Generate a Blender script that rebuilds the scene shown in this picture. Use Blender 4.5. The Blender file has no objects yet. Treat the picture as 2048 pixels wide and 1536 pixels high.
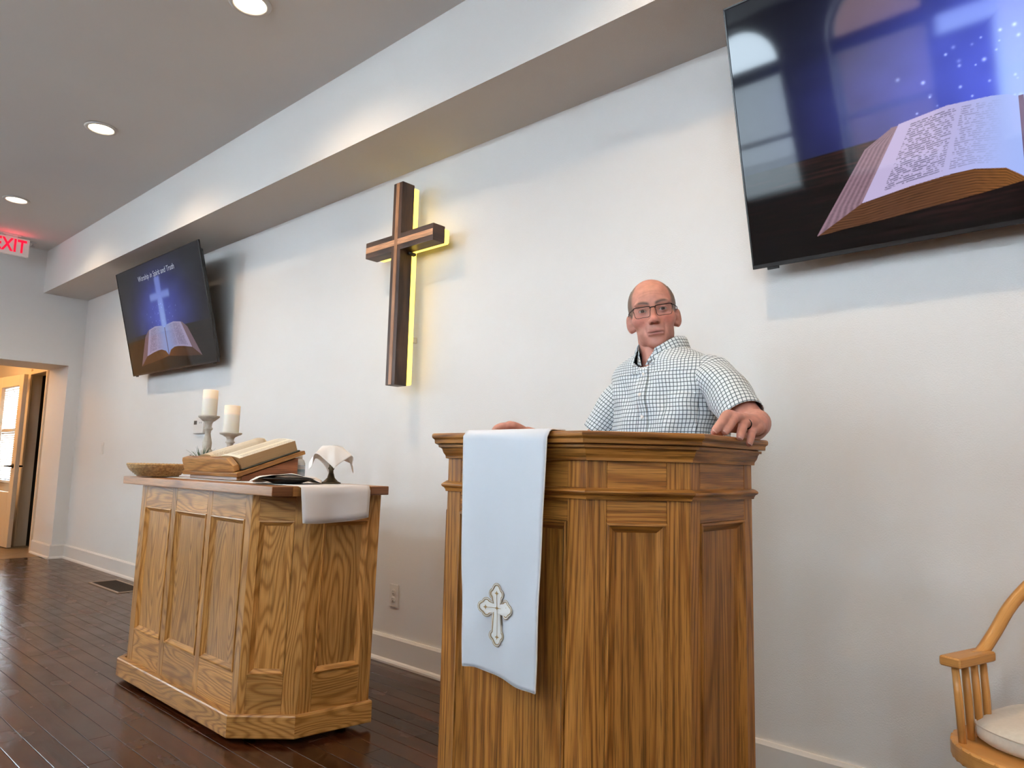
import bpy, bmesh, math, random
import numpy as np
from mathutils import Vector, Matrix
random.seed(7)
rng = np.random.default_rng(7)
S = bpy.context.scene
COL = S.collection

# ------------------------------------------------------------------ camera
cam_d = bpy.data.cameras.new('camera'); cam = bpy.data.objects.new('camera', cam_d); COL.objects.link(cam)
cam_d.sensor_fit = 'HORIZONTAL'; cam_d.sensor_width = 36.0; cam_d.lens = 1420 / 2048 * 36.0
cam_d.clip_start = 0.05; cam_d.clip_end = 200
_rt = Vector((0.742962, 0.668903, 0.024008)); _dn = Vector((-0.059740, 0.101994, -0.992990)); _fw = Vector((-0.666662, 0.736320, 0.115738))
_m = Matrix.Identity(4)
for i in range(3):
    _m[i][0] = _rt[i]; _m[i][1] = -_dn[i]; _m[i][2] = -_fw[i]
_m[0][3], _m[1][3], _m[2][3] = 0.0, -2.53, 1.063
cam.matrix_world = _m
S.camera = cam

# ------------------------------------------------------------------ sky, exposure
world = bpy.data.worlds.new('world'); S.world = world; world.use_nodes = True
_bg = world.node_tree.nodes['Background']
_bg.inputs[0].default_value = (0.71, 0.87, 1.0, 1); _bg.inputs[1].default_value = 38.0
S.view_settings.view_transform = 'Standard'; S.view_settings.look = 'None'
S.view_settings.exposure = 0.0; S.view_settings.gamma = 1.0; S.view_settings.use_curve_mapping = False
S.cycles.max_bounces = 7; S.cycles.diffuse_bounces = 4; S.cycles.glossy_bounces = 4
S.cycles.transmission_bounces = 6; S.cycles.transparent_max_bounces = 12
S.cycles.sample_clamp_indirect = 6.0; S.cycles.caustics_reflective = False; S.cycles.caustics_refractive = False
S.cycles.use_denoising = True; S.cycles.use_light_tree = False
S.cycles.use_adaptive_sampling = True; S.cycles.adaptive_threshold = 0.04

LAMP_W = 17.0          # watts of each recessed ceiling lamp
LAMP_C = (1.0, 0.72, 0.45)

# ------------------------------------------------------------------ helpers
def tag(o, label=None, cat=None, group=None, kind=None):
    if label: o['label'] = label
    if cat: o['category'] = cat
    if group: o['group'] = group
    if kind: o['kind'] = kind
    return o

def empty(name, loc=(0, 0, 0), rz=0.0, label=None, cat=None, group=None, kind=None):
    o = bpy.data.objects.new(name, None); COL.objects.link(o)
    o.location = loc; o.rotation_euler = (0, 0, rz); o.empty_display_size = 0.05
    return tag(o, label, cat, group, kind)

def link(name, me, mat=None, parent=None, mw=None):
    o = bpy.data.objects.new(name, me); COL.objects.link(o)
    if mat is not None and not me.materials: me.materials.append(mat)
    if parent is not None: o.parent = parent
    if mw is not None: o.matrix_local = mw
    return o

def mesh(name, verts, faces, uvs=None, smooth=False):
    me = bpy.data.meshes.new(name); me.from_pydata([tuple(v) for v in verts], [], [tuple(f) for f in faces])
    if uvs is not None:
        ul = me.uv_layers.new(name='UVMap')
        fl = np.zeros((len(me.loops), 2), np.float32)
        vi = np.zeros(len(me.loops), np.int32); me.loops.foreach_get('vertex_index', vi)
        fl[:] = np.asarray(uvs, np.float32)[vi]
        ul.data.foreach_set('uv', fl.ravel())
    if smooth: me.polygons.foreach_set('use_smooth', [True] * len(me.polygons))
    me.update(); return me

def bm_mesh(name, bm, smooth=False):
    me = bpy.data.meshes.new(name); bm.normal_update(); bm.to_mesh(me); bm.free()
    if smooth: me.polygons.foreach_set('use_smooth', [True] * len(me.polygons))
    return me

def grain_uv(me, axis, off=None):
    """UV in metres: u along the grain axis, v across it."""
    if off is None: off = (random.uniform(0, 40), random.uniform(0, 40))
    ul = me.uv_layers.new(name='UVMap') if not me.uv_layers else me.uv_layers[0]
    for p in me.polygons:
        n = [abs(c) for c in p.normal]
        oth = [a for a in range(3) if a != axis]
        k = n.index(max(n))
        for li in p.loop_indices:
            c = me.vertices[me.loops[li].vertex_index].co
            if k == axis: u, v = c[oth[0]] * 0.3, c[oth[1]]
            else:
                v = c[[a for a in oth if a != k][0]]; u = c[axis]
            ul.data[li].uv = (u + off[0], v + off[1])

def box_me(l, bev=0.0, axis=0, seg=2, off=None, name='box'):
    bm = bmesh.new(); bmesh.ops.create_cube(bm, size=1.0)
    bmesh.ops.scale(bm, vec=l, verts=bm.verts)
    if bev > 0: bmesh.ops.bevel(bm, geom=bm.edges[:], offset=bev, segments=seg, affect='EDGES', profile=0.7)
    me = bm_mesh(name, bm); grain_uv(me, axis, off); return me

def board(name, lo, hi, mat, parent=None, axis=0, bev=0.003, mw=None, label=None, seg=1):
    """axis-aligned bevelled box between lo and hi in the parent's (or mw's) space; grain along axis"""
    lo = Vector(lo); hi = Vector(hi); c = (lo + hi) / 2; l = hi - lo
    me = box_me(l, min(bev, min(l) * 0.45), axis, seg, name=name)
    M = Matrix.Translation(c)
    if mw is not None: M = mw @ M
    o = link(name, me, mat, parent, M)
    if label: o['label'] = label
    return o

def prism_me(poly, z0, z1, bev=0.0, axis=0, name='prism', seg=2):
    bm = bmesh.new(); a = [bm.verts.new((x, y, z0)) for x, y in poly]; b = [bm.verts.new((x, y, z1)) for x, y in poly]
    n = len(poly); bm.faces.new(a[::-1]); bm.faces.new(b)
    for i in range(n): bm.faces.new((a[i], a[(i + 1) % n], b[(i + 1) % n], b[i]))
    bmesh.ops.recalc_face_normals(bm, faces=bm.faces[:])
    if bev > 0: bmesh.ops.bevel(bm, geom=bm.edges[:], offset=bev, segments=seg, affect='EDGES', profile=0.7)
    me = bm_mesh(name, bm); grain_uv(me, axis); return me

def lathe_me(prof, n=32, name='lathe', smooth=True, cap=True):
    """prof: list of (r, z) from bottom to top"""
    v = []; f = []; m = len(prof)
    for i in range(n):
        a = 2 * math.pi * i / n
        for r, z in prof: v.append((r * math.cos(a), r * math.sin(a), z))
    for i in range(n):
        j = (i + 1) % n
        for k in range(m - 1): f.append((i * m + k, j * m + k, j * m + k + 1, i * m + k + 1))
    if cap:
        f.append([i * m for i in range(n)][::-1]); f.append([i * m + m - 1 for i in range(n)])
    return mesh(name, v, f, smooth=smooth)

def frames(pts, up=None):
    pts = [Vector(p) for p in pts]; out = []
    nrm = None
    for i, p in enumerate(pts):
        t = (pts[min(i + 1, len(pts) - 1)] - pts[max(i - 1, 0)])
        if t.length < 1e-9: t = Vector((0, 0, 1))
        t.normalize()
        if nrm is None:
            u = Vector(up) if up else (Vector((0, 0, 1)) if abs(t.z) < 0.9 else Vector((1, 0, 0)))
            nrm = (u - t * u.dot(t)).normalized()
        else: nrm = (nrm - t * nrm.dot(t)).normalized()
        out.append((p, nrm.copy(), t.cross(nrm)))
    return out

def tube_geo(pts, rad, n=10, closed=False, up=None, flat=1.0):
    fr = frames(pts, up); v = []; f = []; m = len(fr)
    if not hasattr(rad, '__len__'): rad = [rad] * m
    for (p, a, b), r in zip(fr, rad):
        for k in range(n):
            t = 2 * math.pi * k / n
            v.append(p + a * (r * math.cos(t) * flat) + b * (r * math.sin(t)))
    for i in range(m if closed else m - 1):
        i2 = (i + 1) % m
        for k in range(n): f.append((i * n + k, i * n + (k + 1) % n, i2 * n + (k + 1) % n, i2 * n + k))
    if not closed:
        f.append(list(range(n))[::-1]); f.append([(m - 1) * n + k for k in range(n)])
    return v, f

def tube_me(pts, rad, n=10, closed=False, name='tube', up=None, flat=1.0, smooth=True):
    v, f = tube_geo(pts, rad, n, closed, up, flat)
    me = mesh(name, v, f, smooth=smooth)
    # u along the length, v around: grain follows the bend
    ul = me.uv_layers.new(name='UVMap'); off = (random.uniform(0, 40), random.uniform(0, 40))
    L = [0.0]
    for i in range(1, len(pts)): L.append(L[-1] + (Vector(pts[i]) - Vector(pts[i - 1])).length)
    for lp in me.loops:
        i, k = divmod(lp.vertex_index, n)
        ul.data[lp.index].uv = (L[min(i, len(L) - 1)] + off[0], k * 0.012 + off[1])
    return me

def catmull(P, n=8, closed=False):
    P = [Vector(p) for p in P]; out = []; m = len(P)
    rngi = range(m) if closed else range(m - 1)
    for i in rngi:
        g = lambda k: P[k % m] if closed else P[max(0, min(m - 1, k))]
        p0, p1, p2, p3 = g(i - 1), g(i), g(i + 1), g(i + 2)
        for s in range(n):
            t = s / n
            out.append(0.5 * ((2 * p1) + (p2 - p0) * t + (2 * p0 - 5 * p1 + 4 * p2 - p3) * t * t + (3 * p1 - p0 - 3 * p2 + p3) * t ** 3))
    if not closed: out.append(P[-1].copy())
    return out

# ------------------------------------------------------------------ materials
def mat(name, col=(0.8, 0.8, 0.8), rough=0.5, metal=0.0, spec=0.5, coat=0.0, emit=None, estr=1.0, sheen=0.0):
    m = bpy.data.materials.new(name); m.use_nodes = True
    b = m.node_tree.nodes['Principled BSDF']
    b.inputs['Base Color'].default_value = (*col, 1); b.inputs['Roughness'].default_value = rough
    b.inputs['Metallic'].default_value = metal; b.inputs['Specular IOR Level'].default_value = spec
    b.inputs['Coat Weight'].default_value = coat; b.inputs['Coat Roughness'].default_value = 0.15
    b.inputs['Sheen Weight'].default_value = sheen
    if emit:
        b.inputs['Emission Color'].default_value = (*emit, 1); b.inputs['Emission Strength'].default_value = estr
    return m

def nd(m, t, **kw):
    n = m.node_tree.nodes.new(t)
    for k, v in kw.items():
        if k.startswith('i_'): n.inputs[k[2:].replace('_', ' ')].default_value = v
        else: setattr(n, k, v)
    return n
def lk(m, a, b): m.node_tree.links.new(a, b)
def bsdf(m): return m.node_tree.nodes['Principled BSDF']

def noisy(m, c1, c2, scale=20.0, detail=4.0, bump=0.0, bscale=None, coord='Object', dist=0.001, stretch=(1, 1, 1)):
    """two-tone noise colour and fine relief"""
    tc = nd(m, 'ShaderNodeTexCoord'); mp = nd(m, 'ShaderNodeMapping'); mp.inputs['Scale'].default_value = stretch
    lk(m, tc.outputs[coord], mp.inputs['Vector'])
    n = nd(m, 'ShaderNodeTexNoise', i_Scale=scale, i_Detail=detail); lk(m, mp.outputs[0], n.inputs['Vector'])
    r = nd(m, 'ShaderNodeValToRGB'); r.color_ramp.elements[0].position = 0.3; r.color_ramp.elements[1].position = 0.7
    r.color_ramp.elements[0].color = (*c1, 1); r.color_ramp.elements[1].color = (*c2, 1)
    lk(m, n.outputs['Fac'], r.inputs[0]); lk(m, r.outputs[0], bsdf(m).inputs['Base Color'])
    if bump:
        n2 = nd(m, 'ShaderNodeTexNoise', i_Scale=bscale or scale, i_Detail=3.0); lk(m, mp.outputs[0], n2.inputs['Vector'])
        bp = nd(m, 'ShaderNodeBump', i_Strength=bump, i_Distance=dist); lk(m, n2.outputs['Fac'], bp.inputs['Height'])
        lk(m, bp.outputs[0], bsdf(m).inputs['Normal'])
    return m

def wood(name, light, mid, dark, rough=0.38, coat=0.10, rings=16.0, ru=1.1, rv=7.0, pore=0.5, vary=0.18):
    """plain-sawn boards: contour-line figure stretched along u, dark pores, board-to-board tone"""
    m = mat(name, mid, rough, coat=coat, spec=0.32)
    uv = nd(m, 'ShaderNodeUVMap'); oi = nd(m, 'ShaderNodeObjectInfo')
    mul = nd(m, 'ShaderNodeMath', operation='MULTIPLY'); mul.inputs[1].default_value = 38.0; lk(m, oi.outputs['Random'], mul.inputs[0])
    cmb = nd(m, 'ShaderNodeCombineXYZ'); lk(m, mul.outputs[0], cmb.inputs[2])
    add = nd(m, 'ShaderNodeVectorMath', operation='ADD'); lk(m, uv.outputs[0], add.inputs[0]); lk(m, cmb.outputs[0], add.inputs[1])
    def ns(su, sv, detail, rough_=0.5):
        mp = nd(m, 'ShaderNodeMapping'); mp.inputs['Scale'].default_value = (su, sv, 1); lk(m, add.outputs[0], mp.inputs[0])
        n = nd(m, 'ShaderNodeTexNoise', i_Scale=1.0, i_Detail=detail, i_Roughness=rough_); lk(m, mp.outputs[0], n.inputs['Vector']); return n
    fig = ns(ru, rv, 1.5, 0.35)
    k = nd(m, 'ShaderNodeMath', operation='MULTIPLY'); k.inputs[1].default_value = rings * 6.283; lk(m, fig.outputs['Fac'], k.inputs[0])
    sn = nd(m, 'ShaderNodeMath', operation='SINE'); lk(m, k.outputs[0], sn.inputs[0])
    ma = nd(m, 'ShaderNodeMapRange'); ma.inputs[1].default_value = -1; ma.inputs[2].default_value = 1; lk(m, sn.outputs[0], ma.inputs[0])
    r = nd(m, 'ShaderNodeValToRGB'); e = r.color_ramp.elements
    e[0].position = 0.0; e[0].color = (*dark, 1); e[1].position = 1.0; e[1].color = (*light, 1)
    x = e.new(0.35); x.color = (*mid, 1)
    lk(m, ma.outputs[0], r.inputs[0])
    po = ns(9.0, 420.0, 2.0, 0.6)
    pr = nd(m, 'ShaderNodeMapRange'); pr.inputs[1].default_value = 0.36; pr.inputs[2].default_value = 0.52; lk(m, po.outputs['Fac'], pr.inputs[0])
    mx = nd(m, 'ShaderNodeMix', data_type='RGBA', blend_type='MULTIPLY'); mx.inputs[0].default_value = pore
    lk(m, r.outputs[0], mx.inputs[6]); lk(m, pr.outputs[0], mx.inputs[7])
    big = ns(0.8, 14.0, 3.0)
    hv = nd(m, 'ShaderNodeHueSaturation')
    va = nd(m, 'ShaderNodeMapRange'); va.inputs[3].default_value = 1 - vary; va.inputs[4].default_value = 1 + vary; lk(m, oi.outputs['Random'], va.inputs[0])
    vb = nd(m, 'ShaderNodeMapRange'); vb.inputs[1].default_value = 0.3; vb.inputs[2].default_value = 0.7; vb.inputs[3].default_value = 0.82; vb.inputs[4].default_value = 1.15
    lk(m, big.outputs['Fac'], vb.inputs[0])
    vm = nd(m, 'ShaderNodeMath', operation='MULTIPLY'); lk(m, va.outputs[0], vm.inputs[0]); lk(m, vb.outputs[0], vm.inputs[1])
    lk(m, vm.outputs[0], hv.inputs['Value']); lk(m, mx.outputs[2], hv.inputs['Color'])
    lk(m, hv.outputs[0], bsdf(m).inputs['Base Color'])
    bp = nd(m, 'ShaderNodeBump', i_Strength=0.12, i_Distance=0.001); lk(m, pr.outputs[0], bp.inputs['Height']); lk(m, bp.outputs[0], bsdf(m).inputs['Normal'])
    return m

M = {}
M['wall'] = noisy(mat('wall_paint', rough=0.75, spec=0.25), (0.80, 0.79, 0.775), (0.825, 0.815, 0.80), 1.2, 2, bump=0.22, bscale=210.0, dist=0.004)
M['ceil'] = noisy(mat('ceiling_paint', rough=0.9, spec=0.2), (0.85, 0.84, 0.825), (0.875, 0.865, 0.85), 1.5, 2)
M['trim'] = noisy(mat('trim_paint', rough=0.35), (0.80, 0.78, 0.75), (0.83, 0.81, 0.78), 3.0, 2)
M['oak'] = wood('oak_podium', (0.42, 0.172, 0.036), (0.355, 0.138, 0.026), (0.225, 0.078, 0.013), rings=15.0, ru=0.5, rv=11.0, vary=0.10)
M['oakt'] = wood('oak_table', (0.57, 0.275, 0.078), (0.49, 0.224, 0.057), (0.34, 0.140, 0.031), rings=22.0, ru=1.5, rv=8.0, pore=0.35)
M['oakd'] = wood('oak_table_top_dark', (0.20, 0.075, 0.028), (0.16, 0.056, 0.020), (0.09, 0.030, 0.010), rings=8.0)
M['oaktop'] = wood('oak_table_top', (0.46, 0.205, 0.070), (0.39, 0.165, 0.050), (0.26, 0.098, 0.026), rings=8.0, pore=0.35)
M['stand'] = wood('oak_book_stand', (0.52, 0.26, 0.085), (0.45, 0.21, 0.062), (0.28, 0.115, 0.03), rings=9.0)
M['chair'] = wood('beech_chair', (0.58, 0.275, 0.078), (0.55, 0.255, 0.070), (0.50, 0.225, 0.058), rings=3.0, rough=0.3, pore=0.15)
M['walnut'] = wood('walnut_cross', (0.105, 0.050, 0.028), (0.082, 0.037, 0.020), (0.045, 0.019, 0.010), rings=7.0, rough=0.4)
M['inlay'] = wood('cherry_inlay', (0.64, 0.33, 0.18), (0.58, 0.29, 0.15), (0.47, 0.22, 0.105), rings=4.0, rough=0.3)
M['dark'] = mat('dark_void', (0.012, 0.011, 0.010), 0.8)
M['black'] = mat('black_plastic', (0.012, 0.012, 0.013), 0.35)
M['white'] = mat('white_plastic', (0.78, 0.76, 0.73), 0.4)
M['chrome'] = mat('brushed_metal', (0.55, 0.55, 0.55), 0.3, 1.0)
# ================================================================== the room
XL, XR, YF, ZC = -8.574, 3.5, -5.0, 3.21
ROW0 = -1.408; PW = 0.082

# ---- floor: dark stained boards running along the back wall
M['plank'] = wood('floor_boards_stain', (0.060, 0.0155, 0.005), (0.046, 0.0112, 0.0038), (0.024, 0.006, 0.0026), rough=0.24, coat=0.0, rings=7.0, ru=0.8, rv=12.0, pore=0.6, vary=0.30)
_b = bsdf(M['plank']); _b.inputs['Specular IOR Level'].default_value = 0.65
_tc = nd(M['plank'], 'ShaderNodeTexCoord'); _n = nd(M['plank'], 'ShaderNodeTexNoise', i_Scale=5.0, i_Detail=4.0)
_g = nd(M['plank'], 'ShaderNodeNewGeometry'); lk(M['plank'], _g.outputs['Position'], _n.inputs['Vector'])
_mr = nd(M['plank'], 'ShaderNodeMapRange'); _mr.inputs[1].default_value = 0.3; _mr.inputs[2].default_value = 0.75
_mr.inputs[3].default_value = 0.15; _mr.inputs[4].default_value = 0.33
lk(M['plank'], _n.outputs['Fac'], _mr.inputs[0]); lk(M['plank'], _mr.outputs[0], _b.inputs['Roughness'])
_n2 = nd(M['plank'], 'ShaderNodeTexNoise', i_Scale=22.0, i_Detail=2.0)
_mp = nd(M['plank'], 'ShaderNodeMapping'); _mp.inputs['Scale'].default_value = (0.35, 1.6, 1)
lk(M['plank'], _g.outputs['Position'], _mp.inputs[0]); lk(M['plank'], _mp.outputs[0], _n2.inputs['Vector'])
_bp = nd(M['plank'], 'ShaderNodeBump', i_Strength=0.25, i_Distance=0.002); lk(M['plank'], _n2.outputs['Fac'], _bp.inputs['Height']); lk(M['plank'], _bp.outputs[0], _b.inputs['Normal'])
floor = link('floor', box_me((XR - XL + 0.5, -YF + 0.3, 0.03), name='floor'), M['dark'], None, Matrix.Translation(((XL + XR) / 2, YF / 2, -0.033)))
tag(floor, kind='structure')
_fi = Matrix.Translation((-(XL + XR) / 2, -YF / 2, 0.033))
_pm = {}
def plank_me(L, w=PW):
    k = (round(L, 3), round(w, 3))
    if k not in _pm: _pm[k] = box_me((L - 0.0012, w - 0.0016, 0.018), 0.0012, 0, 1, name='plank'); _pm[k].materials.append(M['plank'])
    return _pm[k]
y = ROW0 + PW * 17
rows = []
while y > YF:
    y0, y1 = y - PW, y
    a, b = max(y0, YF), min(y1, 0.0)
    if b - a > 0.01: rows.append((a, b))
    y -= PW
for ri, (a, b) in enumerate(rows):
    x = XL - 0.25 if (b <= -0.12 and a >= -1.46) else XL; first = True
    while x < XR - 0.02:
        L = random.choice([2.4, 3.0, 3.6, 4.2])
        if first: L *= random.choice([0.35, 0.6, 0.8, 1.0]); L = round(L, 2); first = False
        if x + L > XR - 0.5: L = XR - x
        link('plank', plank_me(L, b - a), None, floor, _fi @ Matrix.Translation((x + L / 2, (a + b) / 2, -0.009)))
        x += L

# ---- ceiling, soffit, walls
def multi_box(name, boxes, m, kind='structure'):
    v = []; f = []
    for lo, hi in boxes:
        o = len(v)
        for z in (lo[2], hi[2]):
            v += [(lo[0], lo[1], z), (hi[0], lo[1], z), (hi[0], hi[1], z), (lo[0], hi[1], z)]
        f += [tuple(o + i for i in q) for q in ((3, 2, 1, 0), (4, 5, 6, 7), (0, 1, 5, 4), (1, 2, 6, 5), (2, 3, 7, 6), (3, 0, 4, 7))]
    me = mesh(name, v, f); o = link(name, me, m); 
    if kind: o['kind'] = kind
    return o
multi_box('ceiling', [((XL, YF - 0.25, ZC), (XR + 0.2, 0.15, ZC + 0.12))], M['ceil'])
multi_box('trim_1', [((XL, -0.427, 2.757), (XR, 0.0, ZC))], M['wall'])['label'] = 'boxed soffit along the top of the back wall'
multi_box('wall_back', [((XL, 0.0, -0.05), (XR + 0.2, 0.15, ZC))], M['wall'])
OY0, OY1, OZ, OX = -0.13, -1.45, 2.02, -9.22
ADDED_WIN = [(-4.75, -3.75)]; RZ0, RZ1 = 0.75, 2.02      # unseen window added in the left wall to let in more daylight
multi_box('wall_left', [((OX, YF - 0.25, OZ), (XL, 0.15, ZC)), ((OX, OY0, -0.05), (XL, 0.15, OZ)), ((OX, YF - 0.25, -0.05), (XL, OY1, RZ0)), ((OX, ADDED_WIN[0][1], RZ0), (XL, OY1, OZ)), ((OX, YF - 0.25, RZ0), (XL, ADDED_WIN[0][0], OZ))], M['wall'])
multi_box('wall_right', [((XR, YF, -0.05), (XR + 0.2, 0.0, ZC))], M['wall'])

def base_profile(name, p0, p1, nrm):
    """baseboard with a bevelled cap and a shoe strip, from p0 to p1, standing off the wall along nrm"""
    prof = [(0, 0), (0.030, 0), (0.030, 0.010), (0.026, 0.018), (0.017, 0.024), (0.017, 0.130), (0.010, 0.142), (0, 0.142)]
    n = Vector((nrm[0], nrm[1], 0)); v = []
    for p in (p0, p1):
        for d, z in prof: v.append((p[0] + n.x * d, p[1] + n.y * d, z))
    k = len(prof); f = [(i, (i + 1) % k, k + (i + 1) % k, k + i) for i in range(k)] + [tuple(range(k))[::-1], tuple(range(k, 2 * k))]
    bm = bmesh.new(); me = mesh(name, v, f); bm.from_mesh(me); bmesh.ops.recalc_face_normals(bm, faces=bm.faces[:]); bm.to_mesh(me); bm.free()
    o = link(name, me, M['trim']); o['kind'] = 'structure'; return o
base_profile('baseboard_back', (XL, 0), (XR, 0), (0, -1))
base_profile('baseboard_left', (XL, 0.0), (XL, OY0 - 0.016), (1, 0))
base_profile('baseboard_jamb', (XL + 0.0163, OY0), (OX, OY0), (0, -1))

# ---- hallway behind the opening in the left wall
M['warmwall'] = noisy(mat('hall_paint', rough=0.6), (0.80, 0.70, 0.56), (0.83, 0.73, 0.59), 2.0, 2)
M['tile'] = noisy(mat('hall_floor_tile', rough=0.4), (0.22, 0.15, 0.085), (0.30, 0.21, 0.12), 9.0, 3)
multi_box('floor_hall', [((-12.2, -2.6, -0.05), (XL - 0.25, 0.0, 0.0))], M['tile'])
multi_box('ceiling_hall', [((-12.2, -2.6, 2.45), (OX, 0.0, 2.55))], M['ceil'])
DX0, DX1 = -9.98, -9.34
HY = -0.11
multi_box('wall_hall', [((DX1, HY, 0), (OX, 0.0, 2.45)), ((DX0, HY, 2.02), (DX1, 0.0, 2.45)), ((-10.18, HY, 0), (DX0, 0.0, 2.45)),
    ((-12.2, HY, 0), (-11.5, 0.0, 2.45)), ((-11.5, HY, 0), (-10.18, 0.0, 0.75)), ((-11.5, HY, 1.98), (-10.18, 0.0, 2.45)),
    ((-12.3, -2.6, 0), (-12.2, 0.0, 2.45)), ((-12.2, -2.7, 0), (OX, -2.6, 2.45))], M['warmwall'])
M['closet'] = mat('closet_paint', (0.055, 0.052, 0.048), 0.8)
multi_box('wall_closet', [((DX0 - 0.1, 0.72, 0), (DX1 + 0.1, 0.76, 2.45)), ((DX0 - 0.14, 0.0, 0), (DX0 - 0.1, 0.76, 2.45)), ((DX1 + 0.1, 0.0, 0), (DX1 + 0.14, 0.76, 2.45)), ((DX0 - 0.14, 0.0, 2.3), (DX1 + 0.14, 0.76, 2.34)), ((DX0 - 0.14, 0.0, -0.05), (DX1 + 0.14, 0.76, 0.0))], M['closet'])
# grey pleated curtain inside the dark doorway
_v = []; _f = []
_n = 80
for i in range(_n + 1):
    t = i / _n; xx = DX0 - 0.06 + t * (DX1 - DX0 - 0.10); yy = 0.16 + 0.022 * math.sin(t * 46)
    _v += [(xx, yy, 0.07), (xx, yy, 1.98)]
for i in range(_n): _f.append((2 * i, 2 * i + 2, 2 * i + 3, 2 * i + 1))
_me = mesh('curtain', _v, _f, smooth=True)
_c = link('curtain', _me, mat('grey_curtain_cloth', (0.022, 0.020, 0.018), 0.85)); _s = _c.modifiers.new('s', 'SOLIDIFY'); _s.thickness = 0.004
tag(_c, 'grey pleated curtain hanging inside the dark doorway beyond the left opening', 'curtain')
# door casing
door1 = empty('door_1', (DX1, HY, 0), kind='structure')
for nm, lo, hi in (('door_casing', (-0.008, -0.02, 0), (0.03, 0.002, 2.06)), ('door_casing', (DX0 - DX1 - 0.05, -0.02, 0), (DX0 - DX1 + 0.02, 0.002, 2.09)), ('door_head', (DX0 - DX1 + 0.02, -0.02, 2.02), (-0.008, 0.002, 2.06))):
    board(nm, lo, hi, M['warmwall'], door1, 2)
# glazed door leaf standing open along the hall, its edge towards the room
leaf = empty('door_2', (-9.74, -0.205, 0.012), math.radians(184.0), kind='structure')
LW, LH, LT = 0.84, 1.99, 0.044
for nm, lo, hi in (('door_stile', (0, 0, 0), (0.125, LT, LH)), ('door_stile', (LW - 0.125, 0, 0), (LW, LT, LH)), ('door_rail', (0.125, 0, LH - 0.13), (LW - 0.125, LT, LH)), ('door_rail', (0.125, 0, 0), (LW - 0.125, LT, 0.62))):
    board(nm, lo, hi, M['warmwall'], leaf, 2)
def glass_mat():
    m = bpy.data.materials.new('window_glass'); m.use_nodes = True; nt = m.node_tree; nt.nodes.clear()
    o = nt.nodes.new('ShaderNodeOutputMaterial'); mx = nt.nodes.new('ShaderNodeMixShader'); t = nt.nodes.new('ShaderNodeBsdfTransparent'); g = nt.nodes.new('ShaderNodeBsdfGlossy')
    g.inputs['Roughness'].default_value = 0.02; mx.inputs[0].default_value = 0.06
    nt.links.new(t.outputs[0], mx.inputs[1]); nt.links.new(g.outputs[0], mx.inputs[2]); nt.links.new(mx.outputs[0], o.inputs[0]); return m
M['glass'] = glass_mat()
board('glass_pane', (0.125, 0.018, 0.62), (LW - 0.125, 0.026, LH - 0.13), M['glass'], leaf, 2, bev=0)
M['blackmetal'] = mat('black_metal', (0.015, 0.014, 0.013), 0.35, 0.6)
for sy, lab in ((-1, 'a'), (1, 'b')):
    y0 = 0.0 if sy < 0 else LT
    hb = link('door_lever', lathe_me([(0.028, 0), (0.028, 0.006), (0.012, 0.008), (0.010, 0.05)], 20), M['blackmetal'], leaf, Matrix.Translation((0.06, y0, 0.92)) @ Matrix.Rotation(math.radians(-90 * sy) if sy > 0 else math.radians(90), 4, 'X'))
    link('lever_bar', tube_me([(0.0, 0, 0.045), (0.03, 0, 0.05), (0.11, 0, 0.05)], [0.010, 0.009, 0.007], 10), None, hb).data.materials.append(M['blackmetal'])
# hall window (seen through the glazed leaf)
def blind_me(w, h, pitch=0.028, tilt=25.0, depth=0.026):
    v = []; f = []
    n = int(h / pitch); c, s = math.cos(math.radians(tilt)), math.sin(math.radians(tilt))
    for i in range(n):
        z = h - (i + 0.5) * pitch; o = len(v)
        for t in (0.0004, -0.0004):
            for (xx, dd) in ((-w / 2, -depth / 2), (w / 2, -depth / 2), (w / 2, depth / 2), (-w / 2, depth / 2)):
                v.append((xx, dd * c, z + dd * s + t))
        f += [tuple(o + k for k in q) for q in ((0, 1, 2, 3), (7, 6, 5, 4), (0, 4, 5, 1), (1, 5, 6, 2), (2, 6, 7, 3), (3, 7, 4, 0))]
    return mesh('blind_slats', v, f)
M['slat'] = mat('blind_slat', (0.80, 0.82, 0.82), 0.5)
_slat_b = bsdf(M['slat'])
hw = empty('window_1', (-10.84, 0.0, 0.75), kind='structure')
for nm, lo, hi in (('window_frame', (-0.66, -0.10, 0), (-0.61, -0.02, 1.23)), ('window_frame', (0.61, -0.10, 0), (0.66, -0.02, 1.23)), ('window_frame', (-0.61, -0.10, 1.17), (0.61, -0.02, 1.23)), ('window_frame', (-0.61, -0.10, 0.60), (0.61, -0.03, 0.64)), ('window_sill', (-0.70, -0.16, -0.03), (0.70, -0.02, 0.0))):
    board(nm, lo, hi, M['trim'], hw, 2)
board('glass_pane', (-0.61, -0.032, 0), (0.61, -0.026, 1.17), M['glass'], hw, bev=0)
_bl = link('blind_slats', blind_me(1.2, 1.15, tilt=55.0), M['slat'], hw, Matrix.Translation((0, -0.075, 0.01))); _bl['kind'] = 'stuff'
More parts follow.
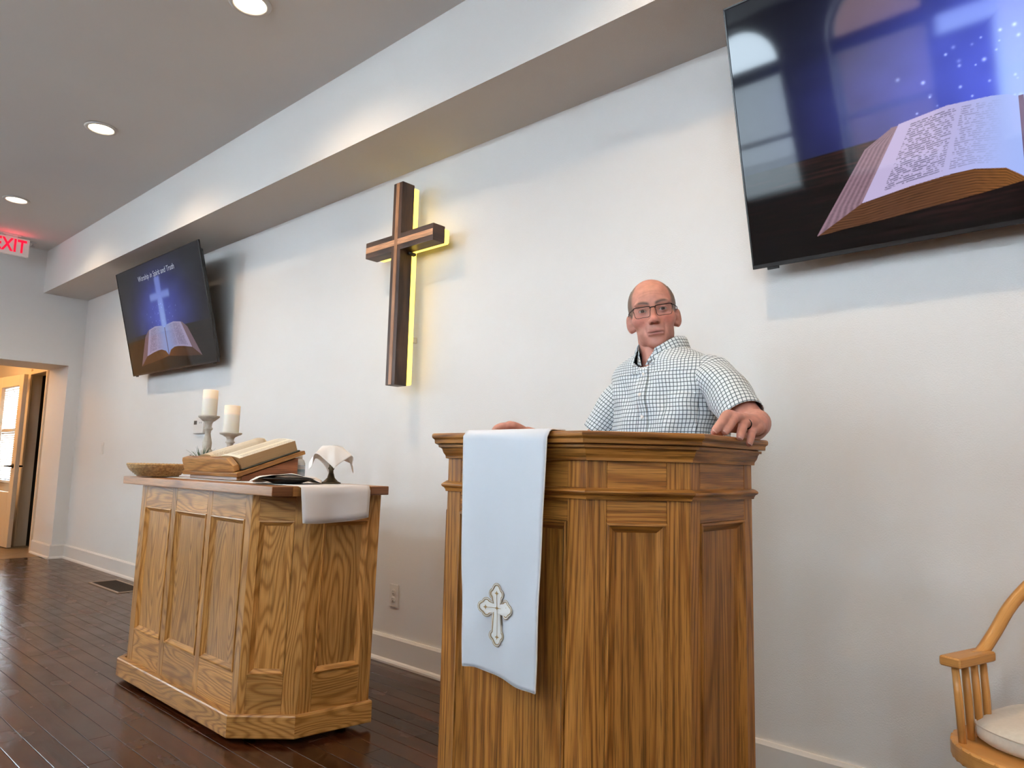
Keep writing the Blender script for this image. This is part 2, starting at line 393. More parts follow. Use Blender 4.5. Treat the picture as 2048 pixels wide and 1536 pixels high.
# warm hall lamp
hl = empty('ceiling_lamp', (-10.1, -1.3, 2.45), label='round warm ceiling lamp in the hallway behind the left opening', cat='lamp')
link('lamp_base', lathe_me([(0.09, -0.02), (0.10, -0.015), (0.10, 0.0)], 24), M['white'], hl)
M['warmglow'] = mat('warm_lamp_glass', (0.9, 0.8, 0.6), 0.4, emit=(1.0, 0.66, 0.32), estr=8.0)
link('lamp_shade', lathe_me([(0.0, -0.10), (0.05, -0.092), (0.082, -0.065), (0.09, -0.02)], 24, cap=False), M['warmglow'], hl)
_l = bpy.data.lights.new('hall_bulb', 'POINT'); _l.energy = 46; _l.color = (1.0, 0.50, 0.16); _l.shadow_soft_size = 0.09
_lo = bpy.data.objects.new('hall_bulb', _l); COL.objects.link(_lo); _lo.parent = hl; _lo.location = (0, 0, -0.2)

# ---- front wall (behind the camera) with arched windows, blinds and daylight
WXC = [-1.59 + 1.22 * k for k in range(-5, 4)]
WR, WZ0, WZS = 0.39, 1.55, 2.78
def front_wall():
    bm = bmesh.new(); T = 0.25
    def quad(pts):
        a = [bm.verts.new(p) for p in pts]; bm.faces.new(a)
    edges = [XL] + [(WXC[i] + WXC[i + 1]) / 2 for i in range(len(WXC) - 1)] + [XR]
    for i, xc in enumerate(WXC):
        x0, x1 = edges[i], edges[i + 1]
        arc = [(xc - WR, WZ0), (xc - WR, WZS)] + [(xc + WR * math.cos(a), WZS + WR * math.sin(a)) for a in [math.pi * (1 - k / 20) for k in range(1, 20)]] + [(xc + WR, WZS), (xc + WR, WZ0)]
        for yy in (YF, YF - T):
            quad([(x0, yy, -0.05), (x1, yy, -0.05), (x1, yy, WZ0), (x0, yy, WZ0)])
            quad([(x0, yy, WZ0), (xc - WR, yy, WZ0), (xc - WR, yy, ZC), (x0, yy, ZC)])
            quad([(xc + WR, yy, WZ0), (x1, yy, WZ0), (x1, yy, ZC), (xc + WR, yy, ZC)])
            for k in range(1, len(arc) - 2):
                (xa, za), (xb, zb) = arc[k], arc[k + 1]
                quad([(xa, yy, za), (xb, yy, zb), (xb, yy, ZC), (xa, yy, ZC)])
        for k in range(len(arc)):
            (xa, za), (xb, zb) = arc[k], arc[(k + 1) % len(arc)]
            quad([(xa, YF, za), (xb, YF, zb), (xb, YF - T, zb), (xa, YF - T, za)])
    bmesh.ops.remove_doubles(bm, verts=bm.verts[:], dist=1e-5); bmesh.ops.recalc_face_normals(bm, faces=bm.faces[:])
    o = link('wall_front', bm_mesh('wall_front', bm), M['wall']); o['kind'] = 'structure'
front_wall()
M['wframe'] = mat('window_frame_paint', (0.72, 0.72, 0.70), 0.4)
M['transom'] = mat('window_transom_dark', (0.10, 0.11, 0.12), 0.5)
_bm_blind = blind_me(0.74, 1.10, tilt=42.0); _bm_blind.materials.append(M['slat'])
def arch_window(n, xc):
    w = empty('window_%d' % n, (xc, YF - 0.14, WZ0), kind='structure')
    zs = WZS - WZ0
    pts = [(-WR + 0.02, 0, zs)] + [((WR - 0.02) * math.cos(a), 0, zs + (WR - 0.02) * math.sin(a)) for a in [math.pi * (1 - k / 16) for k in range(1, 16)]] + [(WR - 0.02, 0, zs)]
    path = [(-WR + 0.02, 0, 0.02)] + pts + [(WR - 0.02, 0, 0.02)]
    link('window_frame', tube_me(path, 0.026, 6, True, up=(0, 1, 0), smooth=False), M['wframe'], w)
    board('transom', (-WR + 0.02, -0.03, zs - 0.13), (WR - 0.02, 0.03, zs), M['transom'], w)
    board('meeting_rail', (-WR + 0.02, -0.02, 0.50), (WR - 0.02, 0.02, 0.54), M['wframe'], w)
    board('window_sill', (-WR - 0.03, 0.05, -0.03), (WR + 0.03, 0.19, 0.0), M['trim'], w)
    g = [(p[0], 0, p[2]) for p in path]
    link('glass_pane', mesh('glass_pane', g, [list(range(len(g)))]), M['glass'], w)
    b = link('blind_slats', _bm_blind, None, w, Matrix.Translation((0, 0.07, 0.0))); b['kind'] = 'stuff'
    a = bpy.data.lights.new('sky_portal', 'AREA'); a.shape = 'RECTANGLE'; a.size = 0.78; a.size_y = 1.62; a.cycles.is_portal = True
    ao = bpy.data.objects.new('sky_portal', a); COL.objects.link(ao); ao.parent = w; ao.location = (0, -0.05, 0.81); ao.rotation_euler = (math.radians(90), 0, math.radians(180))
for i, xc in enumerate(WXC): arch_window(i + 2, xc)
for i, (ya_, yb2) in enumerate(ADDED_WIN):  # the added left-wall window, out of view, there for its daylight
    w = empty('window_%d' % (len(WXC) + 2 + i), (XL - 0.30, (ya_ + yb2) / 2, RZ0), math.radians(-90), kind='structure')
    hw_, hh_ = (yb2 - ya_) / 2, RZ1 - RZ0
    for nm, lo, hi in (('window_frame', (-hw_, -0.03, 0), (-hw_ + 0.05, 0.03, hh_)), ('window_frame', (hw_ - 0.05, -0.03, 0), (hw_, 0.03, hh_)), ('window_frame', (-hw_ + 0.05, -0.03, hh_ - 0.05), (hw_ - 0.05, 0.03, hh_)), ('meeting_rail', (-hw_ + 0.05, -0.02, hh_ / 2), (hw_ - 0.05, 0.02, hh_ / 2 + 0.04)), ('window_sill', (-hw_ - 0.03, 0.05, -0.03), (hw_ + 0.03, 0.17, 0.0))):
        board(nm, lo, hi, M['wframe'], w, 2)
    board('glass_pane', (-hw_ + 0.05, -0.003, 0), (hw_ - 0.05, 0.003, hh_ - 0.05), M['glass'], w, bev=0)
    a = bpy.data.lights.new('sky_portal', 'AREA'); a.shape = 'RECTANGLE'; a.size = 2 * hw_; a.size_y = hh_; a.cycles.is_portal = True
    ao = bpy.data.objects.new('sky_portal', a); COL.objects.link(ao); ao.parent = w; ao.location = (0, -0.06, hh_ / 2); ao.rotation_euler = (math.radians(90), 0, math.radians(180))

# ---- brick building across the street (seen only as a reflection in the large screen)
M['brick'] = mat('red_brick', rough=0.85)
_bt = nd(M['brick'], 'ShaderNodeTexBrick', i_Scale=4.0); _bt.inputs['Color1'].default_value = (0.30, 0.12, 0.085, 1); _bt.inputs['Color2'].default_value = (0.36, 0.16, 0.11, 1); _bt.inputs['Mortar'].default_value = (0.40, 0.34, 0.30, 1)
_tc = nd(M['brick'], 'ShaderNodeTexCoord'); _mp = nd(M['brick'], 'ShaderNodeMapping'); _mp.inputs['Rotation'].default_value = (math.radians(90), 0, 0)
lk(M['brick'], _tc.outputs['Object'], _mp.inputs[0]); lk(M['brick'], _mp.outputs[0], _bt.inputs['Vector']); lk(M['brick'], _bt.outputs['Color'], bsdf(M['brick']).inputs['Base Color'])
bb = empty('brick_building', (-6.4, -24.0, -1.0), label='red brick building across the street mirrored in the large screen', cat='building')
board('wall', (-2.2, -5.0, 0), (9.0, 0.0, 11.5), M['brick'], bb, bev=0)
for wx in (-0.6, 2.6, 5.8):
    wf = board('window_frame', (wx - 0.55, 0.0, 7.4), (wx + 0.55, 0.10, 9.4), M['wframe'], bb)
    board('window_pane', (-0.43, 0.03, -0.86), (0.43, 0.07, 0.86), mat('far_pane', (0.05, 0.06, 0.07), 0.1), wf, bev=0)
    board('window_sill', (wx - 0.7, 0.0, 7.25), (wx + 0.7, 0.18, 7.4), M['wframe'], bb)
multi_box('ground', [((-60, -60, -1.1), (60, YF - 0.3, -1.0)), ((-60, YF - 0.3, -1.1), (-12.5, 40, -1.0)), ((-12.5, YF - 0.3, -1.1), (-9.3, -2.75, -1.0))], mat('street_ground', (0.62, 0.62, 0.60), 0.9))

# ---- recessed ceiling lamps
M['lens'] = mat('lamp_lens', (0.9, 0.88, 0.8), 0.4, emit=(1.0, 0.80, 0.52), estr=14.0)
ring_me = lathe_me([(0.098, -0.003), (0.094, -0.009), (0.078, -0.011), (0.072, -0.006), (0.072, 0.0), (0.098, 0.0)], 40, cap=False)
ring_me.materials.append(M['white'])
lens_me = lathe_me([(0.0, -0.0045), (0.06, -0.0045), (0.0725, -0.0035)], 40, cap=False); lens_me.materials.append(M['lens'])
def downlight(x, y, label):
    d = empty('recessed_light', (x, y, ZC), label=label, cat='ceiling light', group='recessed ceiling lights')
    link('trim_ring', ring_me, None, d); link('lens', lens_me, None, d)
    l = bpy.data.lights.new('downlight', 'SPOT'); l.energy = LAMP_W * 4; l.color = LAMP_C; l.spot_size = math.radians(152); l.spot_blend = 1.0; l.shadow_soft_size = 0.055
    o = bpy.data.objects.new('downlight', l); COL.objects.link(o); o.parent = d; o.location = (0, 0, -0.02)
for x, lab in ((-7.03, 'recessed ceiling light nearest the exit sign, glowing warm'), (-5.02, 'recessed ceiling light in the middle of the three, above the small screen'), (-3.05, 'recessed ceiling light cut by the top edge, nearest the wooden cross'), (-1.05, 'recessed ceiling light above the podium, past the top edge'), (0.95, 'recessed ceiling light above the large screen, past the top edge'), (2.9, 'recessed ceiling light nearest the right wall, above the armchair side')):
    downlight(x, -1.07, lab)
for k, x in enumerate((-7.03, -4.4, -1.75, 0.95)):
    downlight(x, -3.5, 'recessed ceiling light behind the viewer, %s along the window wall' % ('first', 'second', 'third', 'fourth')[k])
# ================================================================== joinery helpers
def face_mw(P0, P1):
    """local x runs P0->P1 as seen from outside, local y points inwards, z up"""
    d = Vector((P1[0] - P0[0], P1[1] - P0[1], 0)); L = d.length; d.normalize()
    n = Vector((-d.y, d.x, 0))
    m = Matrix(((d.x, n.x, 0, P0[0]), (d.y, n.y, 0, P0[1]), (0, 0, 1, 0), (0, 0, 0, 1)))
    return m, L

def panel_mould_me(x0, x1, z0, z1, w=0.022, depth=0.0125, lip=0.005):
    rings = [((0, -0.003)), ((lip, -0.004)), ((lip + 0.002, 0.001)), ((w, depth))]
    v = []; f = []
    for ins, y in rings: v += [(x0 + ins, y, z0 + ins), (x1 - ins, y, z0 + ins), (x1 - ins, y, z1 - ins), (x0 + ins, y, z1 - ins)]
    for k in range(len(rings) - 1):
        for i in range(4):
            j = (i + 1) % 4; f.append((k * 4 + i, k * 4 + j, k * 4 + 4 + j, k * 4 + 4 + i))
    v += [(x0, 0.004, z0), (x1, 0.004, z0), (x1, 0.004, z1), (x0, 0.004, z1)]; o = len(rings) * 4
    for i in range(4):
        j = (i + 1) % 4; f.append((o + i, o + j, j, i))
    me = mesh('panel_moulding', v, f)
    ul = me.uv_layers.new(name='UVMap'); off = (random.uniform(0, 40), random.uniform(0, 40))
    for p in me.polygons:
        vert = abs(p.center.z - (z0 + z1) / 2) < (z1 - z0) / 2 - w * 1.2
        for li in p.loop_indices:
            c = me.vertices[me.loops[li].vertex_index].co
            ul.data[li].uv = ((c.z if vert else c.x) + off[0], (c.x if vert else c.z) + off[1])
    return me

def framed_face(parent, P0, P1, z0, z1, stiles, rails, panels, wood_m, T=0.02, panel_m=None):
    """stiles: (x0,x1,za,zb); rails: (x0,x1,za,zb); panels: (x0,x1,za,zb); offsets along the face in metres"""
    mw, L = face_mw(P0, P1); out = []
    for a, b, za, zb in stiles: out.append(board('stile', (a, 0, za), (b, T, zb), wood_m, parent, 2, 0.0012, mw))
    for a, b, za, zb in rails: out.append(board('rail', (a, 0.0005, za), (b, T, zb), wood_m, parent, 0, 0.0012, mw))
    for a, b, za, zb in panels:
        pn = board('panel', (a - 0.002, 0.0115, za - 0.002), (b + 0.002, T, zb + 0.002), panel_m or wood_m, parent, 2, 0, mw)
        mo = link('panel_moulding', panel_mould_me(a, b, za, zb), wood_m, parent, mw)
        out += [pn, mo]
    return out

def sweep_pieces(name, path, prof, m, parent, closed=False):
    """mitred moulding: one mesh per straight run. path = plan points (outside on the right hand), prof = (offset, z)"""
    n = len(path); P = [Vector((p[0], p[1])) for p in path]
    def seg_n(i):
        d = (P[(i + 1) % n] - P[i]).normalized(); return Vector((d.y, -d.x))
    def mit(i):
        if closed or 0 < i < n - 1:
            a, b = seg_n((i - 1) % n), seg_n(i % n); s = (a + b); return s / max(0.2, s.dot(a))
        return seg_n(0) if i == 0 else seg_n(n - 2)
    out = []
    for i in range(n if closed else n - 1):
        j = (i + 1) % n; v = []
        for q in (i, j):
            mm = mit(q)
            for o, z in prof: v.append((P[q].x + mm.x * o, P[q].y + mm.y * o, z))
        k = len(prof)
        f = [(a, a + 1, k + a + 1, k + a) for a in range(k - 1)] + [(k - 1, 0, k, 2 * k - 1), tuple(range(k))[::-1], tuple(range(k, 2 * k))]
        me = mesh(name, v, f); bm = bmesh.new(); bm.from_mesh(me); bmesh.ops.recalc_face_normals(bm, faces=bm.faces[:]); bm.to_mesh(me); bm.free()
        ul = me.uv_layers.new(name='UVMap'); off = (random.uniform(0, 40), random.uniform(0, 40))
        d = (P[j] - P[i]).normalized()
        for lp in me.loops:
            c = me.vertices[lp.vertex_index].co; ul.data[lp.index].uv = (c.x * d.x + c.y * d.y + off[0], (c.z - (c.x * d.y - c.y * d.x) * 0.7) + off[1])
        out.append(link(name, me, m, parent))
    return out

# ================================================================== podium
PX, PY = -1.1515, -1.25
pod = empty('podium', (PX, PY, 0), label='tall golden oak podium with panelled angled sides and stepped crown moulding', cat='podium')
A = [(-0.3875, 0.485), (-0.3875, 0.162), (-0.2245, 0.0), (0.2215, 0.0), (0.3845, 0.162), (0.3845, 0.485)]
PZ1 = 1.086
core = link('carcass', prism_me([(-0.366, 0.480), (-0.366, 0.170), (-0.216, 0.0205), (0.213, 0.0205), (0.363, 0.170), (0.363, 0.480)], 0.02, 1.045, 0, 2), M['oak'], pod)
zp1, zp0, zf = 0.946, 0.24, 1.000
# front: wide middle panel
def pod_face(P0, P1, sl, sr):
    L = (Vector(P1) - Vector(P0)).length
    framed_face(pod, P0, P1, 0, PZ1, [(0, sl, 0.0, PZ1), (L - sr, L, 0.0, PZ1)],
        [(sl, L - sr, zf + 0.012, PZ1), (sl, L - sr, zp1, zf + 0.012), (sl, L - sr, 0.0, zp0)], [(sl, L - sr, zp0, zp1)], M['oak'])
pod_face(A[1], A[2], 0.05, 0.045)
pod_face(A[2], A[3], 0.048, 0.053)
pod_face(A[3], A[4], 0.044, 0.052)
pod_face(A[4], A[5], 0.046, 0.045)
pod_face(A[0], A[1], 0.045, 0.046)
k = 0.00135
crown = [(0.0, 1.081), (0.008, 1.0815), (0.0085, 1.0875), (0.0105, 1.0905), (0.0145, 1.0955), (0.0165, 1.1005), (0.0180, 1.1055), (0.0205, 1.1082), (0.0207, 1.1098), (0.0272, 1.1100), (0.0275, 1.1162), (0.0190, 1.1166), (0.0185, 1.1190), (0.0, 1.1190)]
crown2 = [(-0.030, 1.1180), (0.0360, 1.1185), (0.0372, 1.1200), (0.0378, 1.1275), (0.0395, 1.1300), (0.0425, 1.1315), (0.0445, 1.1340), (0.0450, 1.1380), (0.0440, 1.1420), (0.0405, 1.1445), (-0.026, 1.1445), (-0.030, 1.1410)]
sweep_pieces('crown_moulding', A, crown, M['oak'], pod)
sweep_pieces('top_moulding', A, crown2, M['oak'], pod)
belt = [(0.0, 0.9960), (0.0055, 0.9965), (0.0065, 1.0010), (0.0095, 1.0055), (0.0155, 1.0090), (0.0175, 1.0120), (0.0165, 1.0150), (0.0110, 1.0190), (0.0040, 1.0215), (0.0, 1.0215)]
sweep_pieces('belt_moulding', A, belt, M['oak'], pod)
basem = [(0.0, 0.0), (0.022, 0.0), (0.022, 0.105), (0.018, 0.115), (0.006, 0.122), (0.0, 0.122)]
sweep_pieces('base_moulding', A, basem, M['oak'], pod)
link('desk_board', prism_me([(-0.366, 0.480), (-0.366, 0.170), (-0.216, 0.0205), (0.213, 0.0205), (0.363, 0.170), (0.363, 0.480)], 1.046, 1.064, 0.001, 0), M['oak'], pod)

# ================================================================== white stole over the podium front
M['satin'] = mat('white_satin', (0.66, 0.695, 0.755), 0.42, spec=0.5, sheen=0.3)
M['hem'] = mat('white_hem', (0.86, 0.85, 0.84), 0.6)
M['gold'] = mat('gold_thread', (0.40, 0.26, 0.10), 0.45, 0.3)
M['thread'] = mat('white_thread', (0.84, 0.84, 0.82), 0.7)
stole = empty('stole', (-1.128, -1.32, 1.15), label='white satin stole with embroidered gold cross draped over the podium front', cat='stole')
def stole_pt(s, t):
    """s 0..1 across, t metres along from the back edge on the podium top"""
    back = 0.16
    hw = 0.132 - 0.017 * min(1.0, max(0.0, (t - back) / 0.55)); x = -hw + 2 * hw * s
    drop = t - back
    if drop <= 0: return Vector((x, min(-drop + 0.028, 0.075), 0.0 - 0.0015 - max(0, -drop + 0.028 - 0.075)))
    r = 0.014
    if drop < r * 1.57:
        a = drop / r; return Vector((x, 0.028 - r * math.sin(a) , -0.0015 - r * (1 - math.cos(a))))
    z = -(drop - r * 1.57) - r
    fo = 0.006 * math.sin(s * 7 + 1.5 + z * 2.0) * min(1, -z * 3) + 0.004 * math.sin(s * 15 + z * 6) * min(1, -z * 2) + 0.0022 * math.sin(s * 9 - z * 26 + 1.0) * min(1, max(0, -z - 0.12) * 4)
    curl = 0.010 * max(0, -z - 0.42) * 8 * (s - 0.45) ** 2
    bend = -0.014 * min(1, max(0, -z - 0.35) / 0.2) * (1 - s) ** 3
    return Vector((x - bend * 0.5 + 0.010 * max(0, -z - 0.38) * (1 if s < 0.5 else 0), 0.010 - fo * 0.8 - curl, z))
NS, NT = 30, 90
def stole_len(s): return 0.16 + 0.560 - 0.004 * math.sin(s * 3.14) + 0.014 * s - 0.006 * math.sin(s * 6.28)
v = []; 
for j in range(NT + 1):
    for i in range(NS + 1):
        s = i / NS; v.append(stole_pt(s, stole_len(s) * j / NT))
f = [(j * (NS + 1) + i, (j + 1) * (NS + 1) + i, (j + 1) * (NS + 1) + i + 1, j * (NS + 1) + i + 1) for j in range(NT) for i in range(NS)]
o = link('cloth', mesh('cloth', v, f, smooth=True), M['satin'], stole); sm = o.modifiers.new('s', 'SOLIDIFY'); sm.thickness = 0.0022; sm.offset = 1
edge = [stole_pt(0, stole_len(0) * j / NT) for j in range(NT + 1)] + [stole_pt(i / NS, stole_len(i / NS)) for i in range(1, NS + 1)] + [stole_pt(1, stole_len(1) * j / NT) for j in range(NT, -1, -1)]
link('hem', tube_me(edge, 0.0021, 6), M['hem'], stole)
# embroidered budded cross
def bud_cross(grow=0.0):
    w = 0.0105 + grow; arm = 0.0285; r = 0.0085 + grow
    def bud(cx, cy, ang):
        pts = []
        for da, rr, dd in ((-90, 1, 0.0100), (0, 1.0, 0.0130), (90, 1, 0.0100)):
            c = (dd * math.cos(math.radians(da)), dd * math.sin(math.radians(da)))
            a0, a1 = {-90: (-150, -20), 0: (-65, 65), 90: (20, 150)}[da]
            for k in range(7):
                a = math.radians(a0 + (a1 - a0) * k / 6); pts.append((c[0] + r * math.cos(a), c[1] + r * math.sin(a)))
        ca, sa = math.cos(ang), math.sin(ang)
        return [(cx + x * ca - y * sa, cy + x * sa + y * ca) for x, y in pts]
    out = []
    # centre at origin; right, top, left, bottom
    out += [(w, -w)] if False else []
    out += bud(0.030, 0, 0.0); out += [(w, w)]
    out += bud(0, 0.034, math.pi / 2); out += [(-w, w)]
    out += bud(-0.030, 0, math.pi); out += [(-w, -w)]
    out += bud(0, -0.066, -math.pi / 2); out += [(w, -w)]
    return out
CX, CZ = -0.008, -0.408
def on_stole(x, zz, lift):
    # place a flat point on the hanging cloth
    zt = CZ + zz; s = 0.5 + (CX + x) / (2 * 0.1225)
    t = 0.16 + 0.014 * 1.57 + (-zt - 0.014); p = stole_pt(s, t); return Vector((p.x, p.y - lift, p.z))
emb = empty('embroidered_cross'); emb.parent = stole
for gname, grow, rad, mm in (('gold_outline', 0.0, 0.0010, 'gold'), ('white_outline', 0.0026, 0.0011, 'thread'), ('outer_outline', 0.0046, 0.0006, 'gold')):
    pts = [on_stole(x * 0.90, z * 0.92, 0.0048) for x, z in bud_cross(grow)]
    link(gname, tube_me(pts, rad, 6, True), M[mm], emb)
ip = [on_stole(x * 0.88, z * 0.90, 0.0044) for x, z in bud_cross(-0.001)]
ctr = on_stole(0, -0.012, 0.0046)
link('white_fill', mesh('white_fill', ip + [ctr], [(i, (i + 1) % len(ip), len(ip)) for i in range(len(ip))]), M['thread'], emb)
for (sx, sz) in ((0, 0), (0.029, 0), (-0.029, 0), (0, 0.033), (0, -0.064)):
    r = 0.0062; pts = []
    for k in range(8):
        a = k * math.pi / 4; rr = r if k % 2 == 0 else r * 0.38; pts.append(on_stole(sx + rr * math.cos(a), sz + rr * math.sin(a), 0.0054))
    link('gold_star', mesh('gold_star', pts, [tuple(range(8))]), M['gold'], emb)
for a, b in (((-0.029, 0), (0.029, 0)), ((0, 0.033), (0, -0.064))):
    link('centre_line', tube_me([on_stole(a[0] + (b[0] - a[0]) * t / 8, a[1] + (b[1] - a[1]) * t / 8, 0.0052) for t in range(9)], 0.0005, 5), M['gold'], emb)
# ================================================================== communion table
TX, TY = -3.18, -1.12
tab = empty('communion_table', (TX, TY, 0), label='oak communion table with panelled front and angled corner on a base plinth', cat='table')
x0, x1 = -0.545, 0.540
B = [(-0.61, 0.46), (-0.61, 0.066), (x0, 0.0), (x1, 0.0), (0.704, 0.162), (0.750, 0.46)]
TZ0, TZ1 = 0.105, 0.934
zb, zt = 0.25, 0.832
parts = []
parts.append(link('carcass', prism_me([(-0.588, 0.455), (-0.588, 0.078), (x0 + 0.012, 0.0205), (x1 - 0.010, 0.0205), (0.682, 0.172), (0.727, 0.455)], 0.03, 0.93, 0, 2), M['oakt'], tab))
st = [(0, 0.060), (0.350, 0.402), (0.706, 0.750), (1.036, 1.085)]
bays = [(0.060, 0.350), (0.402, 0.706), (0.750, 1.036)]
parts += framed_face(tab, B[2], B[3], 0, TZ1, [(a, b, TZ0 - 0.02, TZ1) for a, b in st],
    [(a, b, zt, TZ1) for a, b in bays] + [(a, b, TZ0 - 0.02, zb) for a, b in bays], [(a, b, zb, zt) for a, b in bays], M['oakt'])
for (p, q, sl, sr) in ((B[3], B[4], 0.030, 0.062), (B[4], B[5], 0.052, 0.052), (B[1], B[2], 0.02, 0.02), (B[0], B[1], 0.06, 0.05)):
    L = (Vector(q) - Vector(p)).length
    parts += framed_face(tab, p, q, 0, TZ1, [(0, sl, TZ0 - 0.02, TZ1), (L - sr, L, TZ0 - 0.02, TZ1)], [(sl, L - sr, zt, TZ1), (sl, L - sr, TZ0 - 0.02, zb)], [(sl, L - sr, zb, zt)], M['oakt'])
# the cabinet leans a touch
bpy.context.view_layer.update()
for o in parts:
    me = o.data; me.transform(o.matrix_local); o.matrix_local = Matrix.Identity(4)
    me.transform(Matrix(((1, 0, 0.030, -0.014), (0, 1, 0, 0), (0, 0, 1, 0), (0, 0, 0, 1))))
plinth = [(0.0, 0.022), (0.027, 0.022), (0.029, 0.026), (0.029, 0.100), (0.026, 0.106), (0.0, 0.106)]
Bp = [(-0.635, 0.46), (-0.635, 0.066), (x0 - 0.035, 0.0), (x1 - 0.032, 0.0), (0.678, 0.162), (0.728, 0.47)]
sweep_pieces('base_plinth', Bp, plinth, M['oakt'], tab)
for (fx, fy) in ((-0.55, 0.08), (-0.55, 0.40), (0.50, 0.08), (0.64, 0.40)):
    link('foot', lathe_me([(0.022, 0.0), (0.022, 0.035)], 16), M['black'], tab, Matrix.Translation((fx, fy, 0)))
# table top: glued boards, ends showing dark end grain
tb = [(-0.050, 0.034, 'oaktop', 'oakd'), (0.034, 0.118, 'oaktop', 'oaktop'), (0.118, 0.202, 'oaktop', 'oakd'), (0.202, 0.290, 'oaktop', 'oaktop'), (0.290, 0.378, 'oaktop', 'oaktop'), (0.378, 0.470, 'oaktop', 'oakd')]
for a, b, m1, m2 in tb:
    o = board('top_board', (-0.652, a, 0.934), (0.783 + 0.04 * (a + 0.05), b, 0.970), M[m1], tab, 0, 0.004 if a < 0 or b > 0.46 else 0.0008, seg=2)
    o.data.materials.append(M[m2])
    for p in o.data.polygons:
        if abs(p.normal.x) > 0.6: p.material_index = 1
TT = 0.970
# ------------------------------------------------------------------ runner
M['linen'] = noisy(mat('white_linen', rough=0.8, sheen=0.2), (0.76, 0.73, 0.735), (0.79, 0.76, 0.765), 6.0, 2)
run = empty('table_runner', (TX, TY, TT), label='white cloth runner along the communion table, hanging over its right end', cat='cloth')
ya, yb_ = 0.056, 0.362; xe = 0.795
v = []; NX, NY = 60, 20
def runner_pt(i, j):
    s = j / NY; yy = ya + (yb_ - ya) * s; L = 1.40 + 0.157 + 0.010 * math.sin(s * 3.1); t = L * i / NX
    xe_ = xe + 0.04 * yy
    flat = xe_ + 0.62
    if t < flat: return (-0.62 + t, yy, 0.0022)
    d = t - flat; r = 0.008
    if d < r * 1.57: a = d / r; return (xe_ + r * math.sin(a), yy, 0.0022 - r * (1 - math.cos(a)))
    d -= r * 1.57
    w = 0.010 * d / 0.15 * math.sin(s * 9 + 0.6) + 0.010 * d / 0.15 * math.sin(s * 4 + 2)
    return (xe_ + r + w + 0.03 * d, yy + 0.035 * d * (0.5 - s) * 2, 0.0022 - r - d)
for i in range(NX + 1):
    for j in range(NY + 1): v.append(runner_pt(i, j))
f = [(i * (NY + 1) + j, (i + 1) * (NY + 1) + j, (i + 1) * (NY + 1) + j + 1, i * (NY + 1) + j + 1) for i in range(NX) for j in range(NY)]
o = link('cloth', mesh('cloth', v, f, smooth=True), M['linen'], run); sm = o.modifiers.new('s', 'SOLIDIFY'); sm.thickness = 0.0015; sm.offset = 1
e = [runner_pt(i, 0) for i in range(NX + 1)] + [runner_pt(NX, j) for j in range(1, NY + 1)] + [runner_pt(i, NY) for i in range(NX, -1, -1)]
link('hem', tube_me(e, 0.0016, 5), M['hem'], run)
TR = TT + 0.0042   # top of the runner

# ------------------------------------------------------------------ book stand
bs = empty('book_stand', (-3.155, -1.055, TR), label='sloping oak book stand on the communion table', cat='book stand')
W2, DP = 0.268, 0.315
ang = math.atan2(0.105, DP)
board('base_strip', (-W2 + 0.05, 0.012, 0.0), (W2 - 0.03, 0.05, 0.018), M['oaktop'], bs, 0)
sl_m = Matrix.Translation((0, 0, 0.016)) @ Matrix.Rotation(ang, 4, 'X')
SL = DP / math.cos(ang)
board('slope_board', (-W2, 0.0, 0.0), (W2, SL + 0.005, 0.018), M['stand'], bs, 0, 0.005, sl_m, seg=2)
lip = link('front_lip', prism_me([(-W2 + 0.02, 0), (W2 - 0.035, 0), (W2 - 0.035 + 0.008, 0.006), (W2 - 0.035 + 0.008, 0.030), (W2 - 0.07, 0.064), (-W2 + 0.035, 0.064), (-W2 + 0.02, 0.050)], -0.014, 0.014, 0.005, 0), M['stand'], bs, sl_m @ Matrix.Translation((0, 0.018, 0.018)) @ Matrix.Rotation(math.radians(90), 4, 'X'))
for sx in (-1, 1):
    xx = sx * (W2 - 0.03)
    sd = prism_me([(0.03, 0.0), (DP - 0.02, 0.0), (DP - 0.02, 0.105), (0.03, 0.018)], -0.008, 0.008, 0.001, 0)
    link('side_panel', sd, M['oakd'] if sx < 0 else wood('cherry_side', (0.30, 0.11, 0.045), (0.24, 0.082, 0.032), (0.16, 0.05, 0.018), rings=6), bs, Matrix.Translation((xx, 0, 0)) @ Matrix(((0, 0, 1, 0), (1, 0, 0, 0), (0, 1, 0, 0), (0, 0, 0, 1))))
board('back_panel', (-W2 + 0.03, DP - 0.035, 0.0), (W2 - 0.03, DP - 0.02, 0.105), M['oakd'], bs, 0)

